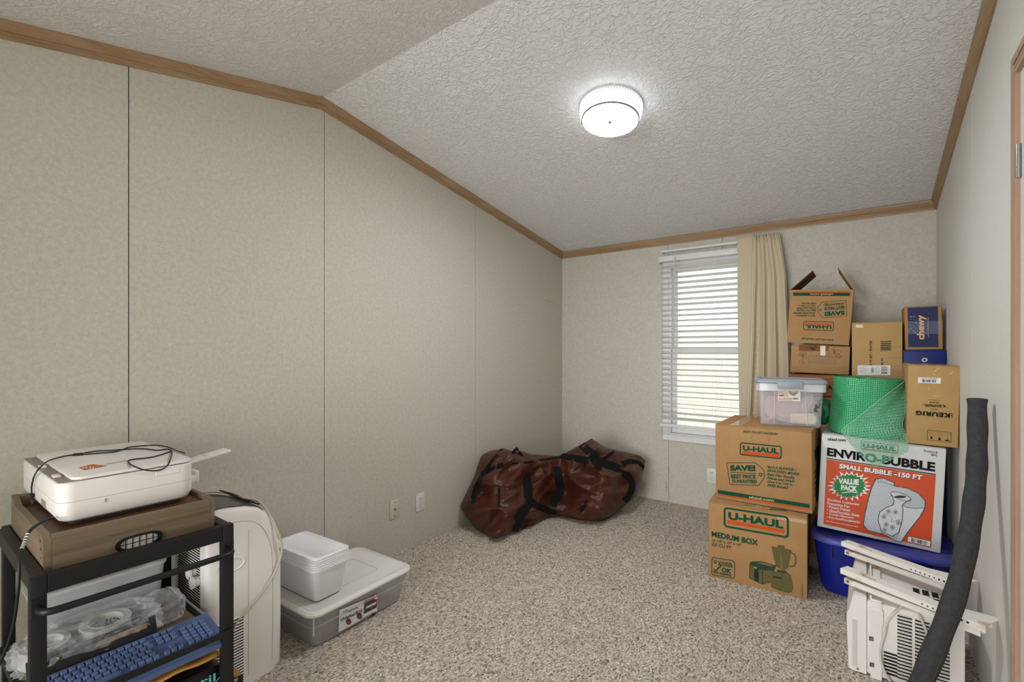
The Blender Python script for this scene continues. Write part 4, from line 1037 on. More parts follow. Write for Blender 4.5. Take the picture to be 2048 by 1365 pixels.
for ci, (x0, x1) in enumerate(xs):
    for i in range(ns):
        z = zt0 - (zt0 - zb1) * i / (ns - 1)
        g.box(x0, x1, -0.0006, 0.002, z - 0.0036, z + 0.0036)
        if lip is None:
            gl = G(); gl.tube([(0, -0.002, 0), (0.01, -0.0035, 0), (x1 - x0 - 0.01, -0.0035, 0), (x1 - x0, -0.002, 0)], 0.0021, 6); lip = gl.build('louver', ACW, ac, 60); q = lip
        else: q = lip.copy(); COL.objects.link(q); q.parent = ac
        q.location = (x0, 0, z + 0.0052); q.scale = ((x1 - x0) / (xs[0][1] - xs[0][0]), 1, 1)
part('vent_slots', g, SLOT, ac)
zt2 = pl.at((485, 1100)).z; xl0 = pl.at((480, 1150)).x
g = G()
for i in range(8):
    z = pl.at((600, 1130)).z - i * (zt0 - zb1) / (ns - 1)
    if z > 0.02: g.box(xl0, xs[0][0], -0.0006, 0.002, z - 0.0036, z + 0.0036)
part('vent_slots', g, SLOT, ac)
g = G()
for i in range(2):
    for j in range(3):
        x0 = 0.205 + 0.028 * j; y0 = 0.115 + 0.062 * i; g.box(x0, x0 + 0.020, y0, y0 + 0.050, AH + 0.0001, AH + 0.0008)
for j in range(3): g.box(0.262 + 0.024 * j, 0.276 + 0.024 * j, 0.008, 0.034, AH + 0.0001, AH + 0.0008)
part('top_vents', g, SLOT, ac)
g = G()
for i in range(9): g.box(0.125, 0.255, 0.006 + 0.0075 * i, 0.009 + 0.0075 * i, AH + 0.0001, AH + 0.0012)
part('top_ribs', g, DIRT, ac)
g = G(); g.tube([pl.at((248, 1240)) + Vector((0, -0.0045, 0)), pl.at((248, 1240)) + Vector((0, -0.007, 0))], 0.004, 12)
for q in ((487, 1272), (518, 1328)): g.tube([pl.at(q), pl.at(q) + Vector((0, -0.004, 0))], 0.0032, 10)
part('screw', g, CHROME, ac, 40)
WHC = M('white_cord', (214, 210, 198), 0.5)
def Kc(pts, y): return [atY(*K8(q), y) - Vector((ax, ay, 0)) for q in pts]
g = G()
ca = Kc([(745, 385), (770, 450), (800, 520)], ay + 0.12)
g.tube(bez(Kc([(690, 640), (610, 715), (515, 825), (488, 940), (452, 1070), (456, 1170), (490, 1275), (532, 1350), (560, 1400)], ay - 0.022), 6), 0.0042, 8)
g.tube(bez(Kc([(690, 645), (750, 700), (800, 770), (850, 880), (878, 990), (905, 1100), (930, 1200)], ay - 0.020), 6), 0.0042, 8)
part('power_cord', g, WHC, ac, 60)

# ---- two folding support brackets lying on it
def bracket(name, label, a, b, zb):
    a, b = Vector(a), Vector(b); L_ = (b - a).length; yaw = math.atan2(b.y - a.y, b.x - a.x)
    tl = -math.asin((b.z - a.z) / L_)
    t = thing(name, label, 'bracket', (a.x, a.y, a.z), yaw, tl)
    g = G(); g.box(0, L_, -0.0, 0.042, 0.052, 0.0545); g.box(0, L_, -0.002, 0.0, 0.034, 0.0545); g.box(0, L_, 0.042, 0.044, 0.036, 0.0545); part('upper_channel', g, DIRT, t)
    g = G(); th2 = math.asin(0.026 / L_)
    Rm = Matrix.Translation((0.012, 0, 0.0)) @ Matrix.Rotation(-0.028, 4, 'Y')
    g.box(0, L_ * 0.94, 0.006, 0.030, 0.018, 0.0205, mat=Rm); g.box(0, L_ * 0.94, 0.003, 0.006, 0.0, 0.0205, mat=Rm); g.box(0, L_ * 0.94, 0.030, 0.032, 0.002, 0.0205, mat=Rm); part('lower_arm', g, DIRT, t)
    g = G(); g.prism([(L_ - 0.10, 0.002, 0.030), (L_, 0.002, 0.030), (L_, 0.002, 0.0525), (L_ - 0.06, 0.002, 0.0525)], (0, 0.003, 0)); g.prism([(L_ * 0.70, 0.043, 0.053), (L_ * 0.96, 0.10, 0.050), (L_, 0.10, 0.050), (L_, 0.043, 0.053)], (0, 0, 0.002)); part('end_plate', g, DIRT, t)
    g = G()
    for i in range(9): x = L_ * (0.62 + 0.035 * i); g.tube([(x, -0.0021, 0.043), (x, -0.0026, 0.043)], 0.0036 if i > 5 else 0.0026, 10)
    part('bolt_holes', g, SLOT, t)
    g = G(); g.box(L_ * 0.16, L_ * 0.27, 0.012, 0.015, 0.0545, 0.0550); part('slot', g, SLOT, t)
    g = G(); g.tube([(0.026, 0.003, 0.012), (0.026, -0.001, 0.012)], 0.0055, 12); part('pivot_bolt', g, CHROME, t, 40)
    return t
bracket('support_bracket', 'white stained metal bracket lying across the front of the air conditioner top', atZ(*K8((95, 345)), 0.364) + Vector((0, 0, -0.054)), atZ(*K8((1412, 868)), 0.364) + Vector((-0.004, 0, -0.054)), 0.295).__setitem__('group', 'folding support brackets')
bracket('support_bracket', 'white stained metal bracket resting against the blue tote, behind the other bracket', atZ(*K8((103, 105)), 0.364) + Vector((0, 0, -0.054)), atZ(*K8((1200, 500)), 0.364) + Vector((0, 0, -0.054)), 0.295).__setitem__('group', 'folding support brackets')

# ---- black foam pipe leaning on the right wall
FOAM = M('black_foam', (60, 61, 62), 0.85, var=0.2, vscale=70, bump=0.8, bscale=130, bdist=0.003, spec=0.3)
fp = thing('foam_pipe', 'long black foam pipe insulation leaning against the right wall', 'pipe insulation', (2.37, 1.945, 0))
axis = bez([(2.345, 1.915, 0.034), (2.405, 1.93, 0.13), (2.462, 1.962, 0.30), (2.520, 2.02, 0.48), (2.558, 2.085, 0.66), (2.580, 2.145, 0.80), (2.590, 2.19, 0.93), (2.594, 2.225, 1.068)], 8)
axis = [p - Vector((0.004, 0, 0)) - Vector((2.37, 1.945, 0)) for p in axis]
g = G(); rs = [0.0305 - 0.0055 * i / len(axis) + 0.0012 * math.sin(i * 0.9) for i in range(len(axis))]; rs[-1] *= 1.08
g.tube(axis, rs, 20); part('foam_sleeve', g, FOAM, fp, 60)
t_ = (axis[-1] - axis[-2]).normalized()
g = G(); g.tube([axis[-1] - t_ * 0.03, axis[-1] + t_ * 0.0012], 0.015, 14); part('bore', g, SLOT, fp, 60)
g = G(); n_ = Vector((-0.15, -1, 0)).normalized()
g.tube([p + Vector((0.55, -0.83, 0)).normalized() * (r + 0.0002) for p, r in zip(axis[6:-2], rs[6:-2])], 0.0014, 5); part('slit', g, M('foam_slit', (70, 66, 52), 0.8), fp)
# ================================================================== LEFT-HAND CORNER
# ---- utility cart
ct = thing('utility_cart', 'black metal utility cart with wooden shelves carrying printer crate', 'cart', (0.40, 0.445, 0))
def L0(g, t=ct): return g.xf(Matrix.Translation(-WM[t.name].to_translation()))
CX0, CX1, CY0, CY1 = 0.178, 0.722, 0.219, 0.668
for x0, x1, y0, y1 in ((CX1 - 0.028, CX1, CY0, CY0 + 0.030), (CX1 - 0.028, CX1, CY1 - 0.032, CY1), (CX0, CX0 + 0.028, CY0 + 0.014, CY0 + 0.042), (CX0, CX0 + 0.028, CY1 - 0.032, CY1)):
    g = G(); g.box(x0, x1, y0, y1, 0.055, 0.698, 0.003); part('post', L0(g), BLACK_METAL, ct, 40)
    xc, yc = (x0 + x1) / 2, (y0 + y1) / 2
    g = G(); g.lathe([(0.0, -0.012), (0.024, -0.012), (0.027, 0), (0.024, 0.012), (0.0, 0.012)], 20, mat=Matrix.Translation((xc, yc, 0.028)) @ Matrix.Rotation(PI / 2, 4, 'X'))
    g.box(xc - 0.012, xc + 0.012, yc - 0.016, yc + 0.016, 0.045, 0.056); part('caster', L0(g), M('caster_rubber', (35, 35, 36), 0.6), ct, 40)
for z0, z1 in ((0.654, 0.697), (0.075, 0.105)):
    for x0, x1, y0, y1 in ((CX1 - 0.026, CX1 - 0.001, CY0 + 0.030, CY1 - 0.032), (CX0 + 0.001, CX0 + 0.026, CY0 + 0.036, CY1 - 0.032)):
        g = G(); g.box(x0, x1, y0, y1, z0, z1, 0.002); part('long_rail', L0(g), BLACK_METAL, ct)
    for y0, y1 in ((CY0 + 0.004, CY0 + 0.029), (CY1 - 0.029, CY1 - 0.004)):
        g = G(); g.box(CX0 + 0.028, CX1 - 0.028, y0, y1, z0, z1, 0.002); part('end_rail', L0(g), BLACK_METAL, ct)
g = G(); g.box(CX1 - 0.001, CX1 + 0.008, CY0 + 0.010, CY1 - 0.010, 0.361, 0.379, 0.002); part('guard_rail', L0(g), BLACK_METAL, ct)
for y0, y1 in ((CY0 + 0.004, CY0 + 0.020), (CY1 - 0.020, CY1 - 0.004)):
    g = G(); g.box(CX0 + 0.028, CX1 - 0.028, y0, y1, 0.318, 0.342, 0.002); part('end_rail', L0(g), BLACK_METAL, ct)
for z in (0.655, 0.338, 0.092):
    g = G(); g.box(CX0 + 0.027, CX1 - 0.044 if z == 0.338 else CX1 - 0.027, CY0 + 0.022 if z == 0.338 else CY0 + 0.030, CY1 - 0.021 if z == 0.338 else CY1 - 0.030, z - 0.012, z, 0.001); part('shelf', L0(g), GREYOAK[1], ct)
for yy in (CY0 + 0.015, CY1 - 0.016):
    g = G(); g.box(CX1, CX1 + 0.004, yy - 0.014, yy + 0.014, 0.600, 0.648, 0.001)
    pt_ = part('handle_plate', L0(g), BLACK_METAL, ct)
    for zz in (0.640, 0.606):
        g = G(); g.tube([(CX1 + 0.004, yy, zz), (CX1 + 0.0065, yy, zz)], 0.0048, 12); part('bolt', L0(g), BLACK_METAL, pt_, 40)
g = G(); hz = 0.622
g.tube(bez([(CX1, CY0 + 0.015, hz), (CX1 + 0.022, CY0 + 0.016, hz), (CX1 + 0.038, CY0 + 0.032, hz), (CX1 + 0.040, CY0 + 0.08, hz), (CX1 + 0.040, (CY0 + CY1) / 2, hz), (CX1 + 0.040, CY1 - 0.08, hz), (CX1 + 0.038, CY1 - 0.033, hz), (CX1 + 0.022, CY1 - 0.017, hz), (CX1, CY1 - 0.016, hz)], 6), 0.0085, 12); part('push_handle', L0(g), BLACK_METAL, ct, 60)

# ---- wooden crate on the cart
KA = zm(0, 860, 4.267)
cr = thing('wooden_crate', 'grey-brown wooden crate with black oval grille, on the cart under the printer', 'crate', (0.40, 0.445, 0.6553))
RX0, RX1, RY0, RY1, RZ0, RZ1 = 0.209, 0.662, 0.251, 0.637, 0.6553, 0.772
g = G(); g.box(RX1 - 0.013, RX1, RY0 + 0.016, RY1 - 0.012, RZ0 - 0.0, RZ1, 0.001); part('front_board', L0(g, cr), GREYOAK[1], cr)
g = G(); g.box(RX0, RX0 + 0.013, RY0 + 0.016, RY1 - 0.012, RZ0, RZ1 + 0.02, 0.001); part('back_board', L0(g, cr), GREYOAK[1], cr)
g = G(); g.prism([(RX1, RY0, RZ0), (RX1, RY0, RZ1 - 0.006), (RX1 - 0.02, RY0, RZ1), (RX0 + 0.06, RY0, RZ1), (RX0, RY0, RZ1 + 0.022), (RX0, RY0, RZ0)], (0, 0.0155, 0)); part('side_board', L0(g, cr), GREYOAK[0], cr)
g = G(); g.box(RX0, RX1, RY1 - 0.0115, RY1, RZ0, RZ1 + 0.001, 0.001); part('side_board', L0(g, cr), GREYOAK[0], cr)
g = G(); g.box(RX0 + 0.013, RX1 - 0.013, RY0 + 0.016, RY1 - 0.012, RZ1 - 0.022, RZ1 - 0.012); part('inner_shelf', L0(g, cr), make_wood('brown_board', (110, 74, 48), (92, 60, 38), (70, 46, 30), 0.5, 1), cr)
o0 = atX(*KA((1190, 950)), RX1)
ring = []
for i in range(40):
    a = 2 * PI * i / 40; c_, s_ = math.cos(a), math.sin(a); y = math.copysign(abs(c_) ** 0.55, c_) * 0.054; z = math.copysign(abs(s_) ** 0.9, s_) * 0.0205; ring.append((y, z))
g = G(); vs = []; fs = []
for k, (sc_, x) in enumerate(((1.0, 0.0003), (1.0, 0.004), (0.74, 0.004), (0.70, 0.0006))):
    vs += [(RX1 + x, o0.y + y * (sc_ if k < 2 else (0.8 if k == 2 else 0.78)), o0.z + z * sc_) for y, z in ring]
n_ = len(ring)
for k in range(3):
    for j in range(n_): j2 = (j + 1) % n_; fs.append([k * n_ + j, k * n_ + j2, (k + 1) * n_ + j2, (k + 1) * n_ + j])
g.add(vs, fs); gr = part('oval_grille', L0(g, cr), M('black_plastic', (20, 20, 21), 0.4), cr, 40)
g = G(); g.add([(RX1 + 0.0006, o0.y + y * 0.79, o0.z + z * 0.72) for y, z in ring], [list(range(n_))]); part('grille_backing', L0(g, cr), M('pale_paper', (196, 190, 182), 0.7), gr)
g = G()
for i in range(-2, 3): g.box(RX1 + 0.0009, RX1 + 0.0019, o0.y + i * 0.0155 - 0.0009, o0.y + i * 0.0155 + 0.0009, o0.z - 0.0145, o0.z + 0.0145)
g.box(RX1 + 0.0009, RX1 + 0.0019, o0.y - 0.042, o0.y + 0.042, o0.z - 0.0007, o0.z + 0.0010); part('grille_wires', L0(g, cr), SLOT, gr)
g = G()
for z in (0.712, 0.735, 0.755): g.tube([(RX1 - 0.03, RY0 + 0.001, z), (RX1 - 0.03, RY0 - 0.0008, z)], 0.0022, 8)
part('nail_heads', L0(g, cr), SLOT, cr)

# ---- printer
PRW = M('printer_white', (236, 232, 226), 0.42); PRG = M('printer_hinge_grey', (150, 138, 126), 0.5)
pr_ = thing('printer', 'white flatbed inkjet printer on the wooden crate, tray arm sticking out', 'printer', (0.347, 0.447, 0.7605))
PA, PB = 0.252, 0.159       # half sizes
g = G(); rloft(g, [(PA - 0.035, PB - 0.03, 0.02, 0.0), (PA - 0.035, PB - 0.03, 0.02, 0.012)]); part('foot_plinth', g, M('printer_base_dark', (60, 58, 56), 0.6), pr_)
g = G(); rloft(g, [(PA - 0.022, PB - 0.022, 0.025, 0.010), (PA - 0.008, PB - 0.008, 0.032, 0.018), (PA, PB, 0.036, 0.034), (PA, PB, 0.036, 0.068)]); lb = part('lower_body', g, PRW, pr_, 30)
g = G(); rloft(g, [(PA - 0.001, PB - 0.001, 0.035, 0.0685), (PA, PB, 0.036, 0.0695), (PA, PB, 0.036, 0.117), (PA - 0.003, PB - 0.003, 0.034, 0.120)]); ub = part('upper_body', g, PRW, pr_, 30)
g = G(); g.box(-PA + 0.008, PA - 0.02, -PB + 0.004, -PB + 0.05, 0.1201, 0.1225, 0.001); part('hinge_strip', g, PRG, ub)
g = G(); rloft(g, [(PA - 0.010, PB - 0.018, 0.024, 0.1225), (PA - 0.008, PB - 0.016, 0.024, 0.1245), (PA - 0.008, PB - 0.016, 0.024, 0.1305), (PA - 0.012, PB - 0.020, 0.022, 0.1325)]); g.xf(Matrix.Translation((-0.001, 0.014, 0))); ld2 = part('scanner_lid', g, PRW, pr_, 30)
for x in (-0.05, 0.13): g = G(); g.box(x, x + 0.03, -PB + 0.008, -PB + 0.022, 0.1225, 0.1275, 0.001); part('lid_hinge', g, PRW, pr_)
P = Print(pr_, (0, 0, 0.1327), (0, 0, 1), KA)
P.poly([(675, 322), (790, 296), (912, 310), (720, 346)], M('orange_sticker', (206, 96, 52), 0.5), 1)
for x in (700, 725, 760, 785): P.poly([(x, 322), (x + 12, 319), (x + 22, 332), (x + 9, 335)], WHITE_INK, 2)
for i in range(9): x = 905 + 25 * i; P.line([(x, 300 - 4.3 * i), (x + 14, 288 - 4.3 * i)], 0.004, M('faint_grey_print', (186, 182, 176), 0.6), 2)
P.build('top_sticker')
g = G(); g.box(PA - 0.001, PA + 0.0012, 0.055, 0.115, 0.098, 0.112, 0.001); part('carry_grip', g, PRW, ub)
g = G(); g.tube([(PA + 0.0004, -0.062, 0.052), (PA + 0.0004, -0.062, 0.062)], 0.0016, 6); g.box(0.05, 0.11, -PB - 0.0006, -PB + 0.001, 0.03, 0.05); part('port_slot', g, PRG, lb)
g = G(); g.box(-0.19, 0.13, PB - 0.002, PB + 0.050, 0.028, 0.052, 0.003); g.box(-0.19, 0.13, PB + 0.044, PB + 0.056, 0.026, 0.064, 0.003); part('paper_tray', g, PRW, pr_, 40)
g = G()
Rm = Matrix.Translation((0.055, PB, 0.078)) @ Matrix.Rotation(math.radians(9), 4, 'X')
g.box(-0.030, 0.030, -0.01, 0.178, -0.004, 0.004, 0.002, mat=Rm); g.box(-0.018, 0.018, 0.10, 0.103, 0.0035, 0.006, mat=Rm); part('tray_arm', g, PRW, pr_, 40)
# cables of the printer
CAB = M('black_cable', (22, 22, 23), 0.45)
uz = 0.7605 + 0.1325 + 0.0028
uc = thing('usb_cable', 'thin black USB cable lying in a loop over the printer lid', 'cable', atZ(*KA((660, 215)), uz))
def LT(g, t): return g.xf(Matrix.Translation(-WM[t.name].to_translation()))
def pz(l, z=uz): return [atZ(*KA(q), z) for q in l]
yl = 0.447 - PB - 0.006
hang = [atY(*KA(q), yl) for q in ((270, 545), (272, 480), (292, 400))]
g = G(); g.tube(bez(hang + [atZ(*KA((335, 330)), uz + 0.012), atZ(*KA((410, 268)), uz + 0.004)] + pz([(520, 232), (620, 215)]), 6), 0.0021, 7)
xr = 0.347 + PA + 0.004
g.tube(bez(pz([(720, 210), (850, 200), (980, 188), (1040, 172), (1100, 150), (1220, 137), (1340, 133), (1440, 150), (1510, 180), (1575, 200)]), 6), 0.0021, 7)
g.tube(bez(pz([(720, 197), (850, 180), (960, 176), (1100, 165), (1230, 163), (1340, 175), (1460, 172)]) + [atX(*KA(q), xr) for q in ((1448, 270), (1400, 330), (1320, 351), (1220, 340))] + [atX(*KA((1150, 315)), xr)] + pz([(1105, 288), (1100, 262), (1160, 250), (1290, 235), (1400, 205), (1465, 180)]), 6), 0.0021, 7)
part('cable', LT(g, uc), CAB, uc, 60)
a_, b_ = pz([(622, 216), (716, 208)], uz + 0.0005)
g = G(); g.tube([a_, a_.lerp(b_, 0.12), a_.lerp(b_, 0.85), b_], [0.003, 0.005, 0.005, 0.0035], 10); part('plug', LT(g, uc), CAB, uc, 50)
h0 = atY(*KA((272, 545)), yl); h1 = atY(*KA((274, 600)), yl); h2 = atY(*KA((276, 640)), yl)
g = G(); g.box(-0.0085, 0.0085, -0.004, 0.004, h1.z, h0.z, 0.0015, mat=Matrix.Translation((h0.x, h0.y, 0))); part('plug', LT(g, uc), CAB, uc)
g = G(); g.box(-0.006, 0.006, -0.0023, 0.0023, h2.z, h1.z, mat=Matrix.Translation((h0.x, h0.y, 0))); part('usb_contact', LT(g, uc), CHROME, uc)
pc = thing('power_cable', 'black printer power cable with striped tag hanging down the cart', 'cable', atX(39, 1137, 0.60))
g = G(); xp_ = 0.605
pts_ = [atX(*KA(q), x) for q, x in (((455, 752), 0.575), ((380, 775), 0.585), ((300, 825), 0.60), ((245, 880), 0.612), ((205, 970), 0.63), ((178, 1045), 0.65), ((165, 1150), 0.67), ((160, 1300), 0.68), ((150, 1420), 0.68), ((120, 1640), 0.66), ((60, 1850), 0.64), ((-40, 2080), 0.62))]
g.tube(bez(pts_, 6), 0.0034, 8); part('cable', LT(g, pc), CAB, pc, 60)
ps = [atX(*KA(q), x) for q, x in (((242, 875), 0.612), ((205, 970), 0.63), ((180, 1035), 0.648))]
for i in range(7):
    a = bez(ps, 8); k = i * 2 + 1; g = G(); g.tube([a[k], a[k + 1]], 0.0039, 8); part('tag_stripe', LT(g, pc), WHITE_PL, pc)

# ---- things on the middle shelf
KS = zm(0, 1060, 4.267)
SZ = 0.3385
kbz = 0.0
KEYC = M('slate_blue_plastic', (82, 100, 142), 0.5)
KEYD = M('slate_blue_key', (96, 114, 156), 0.5)
kt = thing('keyboard', 'slate blue computer keyboard on the cart shelf behind the guard rail', 'keyboard', (0.555, 0.236, SZ + 0.014), 0, math.radians(7.2))
KL, KW = 0.418, 0.158
g = G(); g.prism([(0, 0, 0), (KW, 0, -0.008), (KW, 0, 0.008), (0.125, 0, 0.013), (0.02, 0, 0.020), (0, 0, 0.021)], (0, KL, 0)); part('case', g, KEYC, kt, 30)
gk = G(); gk.box(-0.0070, 0.0070, -0.0070, 0.0070, -0.002, 0.0075, 0.0018, 1)
key0 = None
def keycap(x, y, sx=1.0, sy=1.0):
    global key0
    if key0 is None: key0 = gk.build('key', KEYD, kt); q = key0
    else: q = key0.copy(); COL.objects.link(q); q.parent = kt
    q.location = (x, y, 0.0205 - (x - 0.02) * 0.068); q.scale = (sx, sy, 1)
pk_ = 0.0172
for r in range(6):
    x = 0.018 + r * pk_ + (0.004 if r else 0)
    for c in range(14):
        if r == 5 and 3 <= c <= 9: continue
        keycap(x, 0.016 + c * pk_ + (0.004 * (r % 3)))
    for c in range(3):
        if r == 3 or (r == 4 and c != 1): continue
        keycap(x, 0.016 + 15.0 * pk_ + c * pk_)
    if r:
        for c in range(4):
            keycap(x, 0.016 + 18.6 * pk_ + c * pk_)
keycap(0.018 + 5 * pk_ + 0.004, 0.016 + 6.2 * pk_, 1.0, 6.4)
MAN = M('manila_paper', (208, 152, 72), 0.45, var=0.12, vscale=10, bump=0.4, bscale=18, bdist=0.006)
g = G(); mp0 = Vector((0.50, 0.30, 0.283))
def envf(s, t): return Vector((0.48 + 0.20 * t, 0.27 + 0.376 * s, 0.279 + 0.012 * noise.noise(Vector((s * 5, t * 4, 1))) + 0.010 * s * t + 0.010 * math.sin(PI * s)))
g.grid(envf, 26, 16); o = g.build('paper_envelope', MAN, None, 70); so = o.modifiers.new('thickness', 'SOLIDIFY'); so.thickness = 0.008; tag(o, 'crinkled orange-brown padded envelope under the blue keyboard', 'envelope')
BLKB = M('black_gloss_card', (18, 18, 20), 0.35)
bx = carton('black_box', 'black carton with teal lettering on the bottom shelf of the cart', (0.40, 0.27, 0.0935), 0, 0, 0, 0.285, 0.375, 0.168, BLKB, bev=0.002)
P = Print(bx, (0.285, 0, 0), (1, 0, 0), KS)
TEAL = M('teal_lettering', (120, 200, 205), 0.5)
P.text('April', (1490, 1440), (1838, 1312), (1490, 1345), TEAL, 2, 0.015)
P.line([(1840, 1301), (1880, 1250), (1892, 1200)], 0.003, TEAL, 2); P.build()
bc = carton('game_box', 'small brown carton with black top band beside the black carton on the cart', (0.56, 0.676, 0.0), 0, 0, 0, 0.09, 0.05, 0.172, CARD, bev=0.002)
P = Print(bc, (0.09, 0, 0), (1, 0, 0)); P.poly([(0.09, 0, 0.10), (0.09, 0.05, 0.10), (0.09, 0.05, 0.171), (0.09, 0, 0.171)], BLKB, 1); P.text('video g', (0.09, 0.033, 0.105), (0.09, 0.033, 0.168), (0.09, 0.020, 0.105), WHITE_INK, 2, 0.01); P.build()
# clear tray at the back of the shelf
ty = thing('clear_tray', 'clear plastic tray of small parts at the back of the cart shelf', 'tray', (0.282, 0.44, SZ + 0.001))
g = G(); tub(g, 0.115, 0.30, 0.140, 0.335, 0.165, 0.02, 0.025); part('tub', g, M('clear_tray_plastic', (222, 222, 224), 0.12, alpha=0.45), ty, 40)
g = G(); rloft(g, [(0.072, 0.170, 0.025, 0.160), (0.074, 0.172, 0.026, 0.163), (0.074, 0.172, 0.026, 0.172), (0.066, 0.164, 0.022, 0.175)]); part('lid', g, M('frost_lid', (222, 222, 224), 0.25, alpha=0.75), ty, 40)
for i, (cc, col, nm) in enumerate((((0.30, 0.38), (52, 60, 84), 'navy'), ((0.31, 0.47), (66, 142, 148), 'teal'), ((0.30, 0.54), (168, 140, 104), 'tan'))):
    g = G(); g.box(cc[0] - 0.062, cc[0] + 0.026, cc[1] - 0.032, cc[1] + 0.032, SZ + 0.010, SZ + 0.095 + 0.02 * (i % 2), 0.008)
    tag(g.build('small_pouch', M('pouch_' + nm, col, 0.6), None, 40), nm + ' pouch inside the clear tray on the cart', 'pouch')
# tape rolls in a clear bag
TAPEW = M('tape_roll_film', (206, 204, 200), 0.25, alpha=0.9); CORE = M('tape_core_paper', (222, 220, 216), 0.6)
def tape_roll(label, loc, r, h, core, txt):
    t = thing('tape_roll', label, 'tape', loc, 0, math.radians(4), 0, 'packing tape rolls')
    g = G(); g.lathe([(core + 0.003, 0), (r, 0), (r, h), (core + 0.003, h)], 48, closed=True); part('wound_tape', g, TAPEW, t, 40)
    g = G(); g.lathe([(core, 0.0005), (core + 0.003, 0.0005), (core + 0.003, h + 0.0006), (core, h + 0.0006)], 48, closed=True); c = part('core', g, CORE, t, 40)
    if txt:
        g = G()
        for w0, a0 in ((txt, 2.35), (txt, 4.0), (txt, 0.6)):
            vs, fs = text_mesh(w0, 0.03, 0, 1.0); x0 = min(v[0] for v in vs); x1 = max(v[0] for v in vs)
            arc = 1.15; out = []
            for x, y in vs:
                a = a0 - arc * ((x - x0) / (x1 - x0) - 0.5); rr = core - 0.0006
                out.append((rr * math.cos(a), rr * math.sin(a), h * 0.2 + y * h * 0.62))
            g.add(out, fs)
        part('core_print', g, BLACK_INK, c)
    return t
tape_roll('white packing tape roll with black letters inside its core, on the cart shelf', (0.425, 0.425, SZ + 0.022), 0.062, 0.05, 0.040, 'RAZCC')
tr2 = tape_roll('packing tape roll at the left of the cart shelf, beside the lettered roll', (0.43, 0.290, SZ + 0.022), 0.054, 0.048, 0.038, None)
P = Print(tr2, (0.0548, 0, 0), (1, 0, 0))
TL2 = M('teal_mesh_print', (70, 150, 145), 0.5)
for i in range(6):
    z = 0.003 + 0.0075 * i
    P.line([(0.0548, -0.010, z), (0.0548, 0.006, z + 0.007)], 0.0012, TL2, 1); P.line([(0.0548, -0.010, z + 0.007), (0.0548, 0.006, z)], 0.0012, TL2, 2)
P.build('mesh_label')
BAGM = M('clear_film', (232, 232, 234), 0.08, alpha=0.22, spec=0.9, bump=0.9, bscale=22, bdist=0.02)
def film(label, c, s, seed):
    g = G(); b = bmesh.new(); bmesh.ops.create_icosphere(b, subdivisions=5, radius=1.0); o_ = Vector((seed, 2 * seed, 0))
    for v in b.verts:
        d = v.co.copy(); k = 1 + 0.20 * (1 - 2 * abs(noise.noise(d * 2.6 + o_))) + 0.10 * (1 - 2 * abs(noise.noise(d * 6 + o_)))
        q = Vector([math.copysign(abs(x) ** 0.7, x) for x in d]); v.co = Vector((c[0] + q.x * s[0] * k, c[1] + q.y * s[1] * k, max(SZ + 0.002, c[2] + q.z * s[2] * k)))
    g.bm(b); return tag(g.build('plastic_bag', BAGM, None, 30), label, 'bag')
film('crumpled clear plastic bag wrapped round the tape rolls on the cart', (0.445, 0.385, SZ + 0.052), (0.075, 0.140, 0.046), 1.3)
film('crinkled clear cellophane bag at the right of the tape rolls on the cart', (0.425, 0.575, SZ + 0.047), (0.055, 0.045, 0.040), 4.1)
g = G(); g.box(0.405, 0.475, 0.50, 0.56, SZ + 0.004, SZ + 0.012, 0.001); tag(g.build('paper_slip', LABEL_WHITE), 'white folded paper slip beside the lettered tape roll', 'paper')
fo = thing('tablet_folio', 'flat black tablet folio leaning between tape rolls and keyboard', 'folio', (0.549, 0.240, SZ + 0.005), 0, math.radians(-114))
g = G(); g.box(0, 0.074, 0.0, 0.285, 0, 0.010, 0.003); part('cover', g, M('black_leatherette', (24, 22, 22), 0.4), fo, 40)
g = G(); g.box(0.046, 0.060, 0.14, 0.26, -0.0022, -0.0004); part('paper_edge', g, M('tan_paper', (140, 112, 84), 0.6), fo)

# ---- portable air conditioner behind the cart
PACW = M('pac_white', (242, 237, 231), 0.42); PACD = M('pac_dark_top', (84, 80, 74), 0.3, var=0.15, vscale=8)
pac = thing('portable_air_conditioner', 'white portable air conditioner tower with dark top between cart and storage box', 'air conditioner', (0.305, 0.825, 0))
def pac_prof(k=0.0):
    return [(-0.135 + k, 0.012), (-0.120 + k, 0.0), (0.118 - k, 0.0), (0.135 - k, 0.02), (0.138 - k, 0.20), (0.137 - k, 0.42), (0.130 - k, 0.49), (0.110 - k, 0.560 - k), (0.080 - k, 0.612 - k), (0.045, 0.642 - k), (0.0, 0.658 - k), (-0.07, 0.668 - k), (-0.120 + k, 0.668 - k), (-0.135 + k, 0.655 - k)]
g = G(); n_ = len(pac_prof()); vs = []; fs = []
secs = [(-0.155, 0.022), (-0.148, 0.008), (-0.135, 0.0), (0.125, 0.0), (0.140, 0.006), (0.150, 0.020), (0.153, 0.040)]
for x, k in secs: vs += [(x, y, z) for y, z in pac_prof(k)]
for i in range(len(secs) - 1):
    for j in range(n_): j2 = (j + 1) % n_; fs.append([i * n_ + j, i * n_ + j2, (i + 1) * n_ + j2, (i + 1) * n_ + j])
fs += [list(range(n_)), [(len(secs) - 1) * n_ + j for j in range(n_ - 1, -1, -1)]]
g.add(vs, fs); part('shell', g, PACW, pac, 50)
tp = [(-0.125, 0.6685), (-0.07, 0.6688), (0.0, 0.6590), (0.045, 0.6432), (0.072, 0.620)]
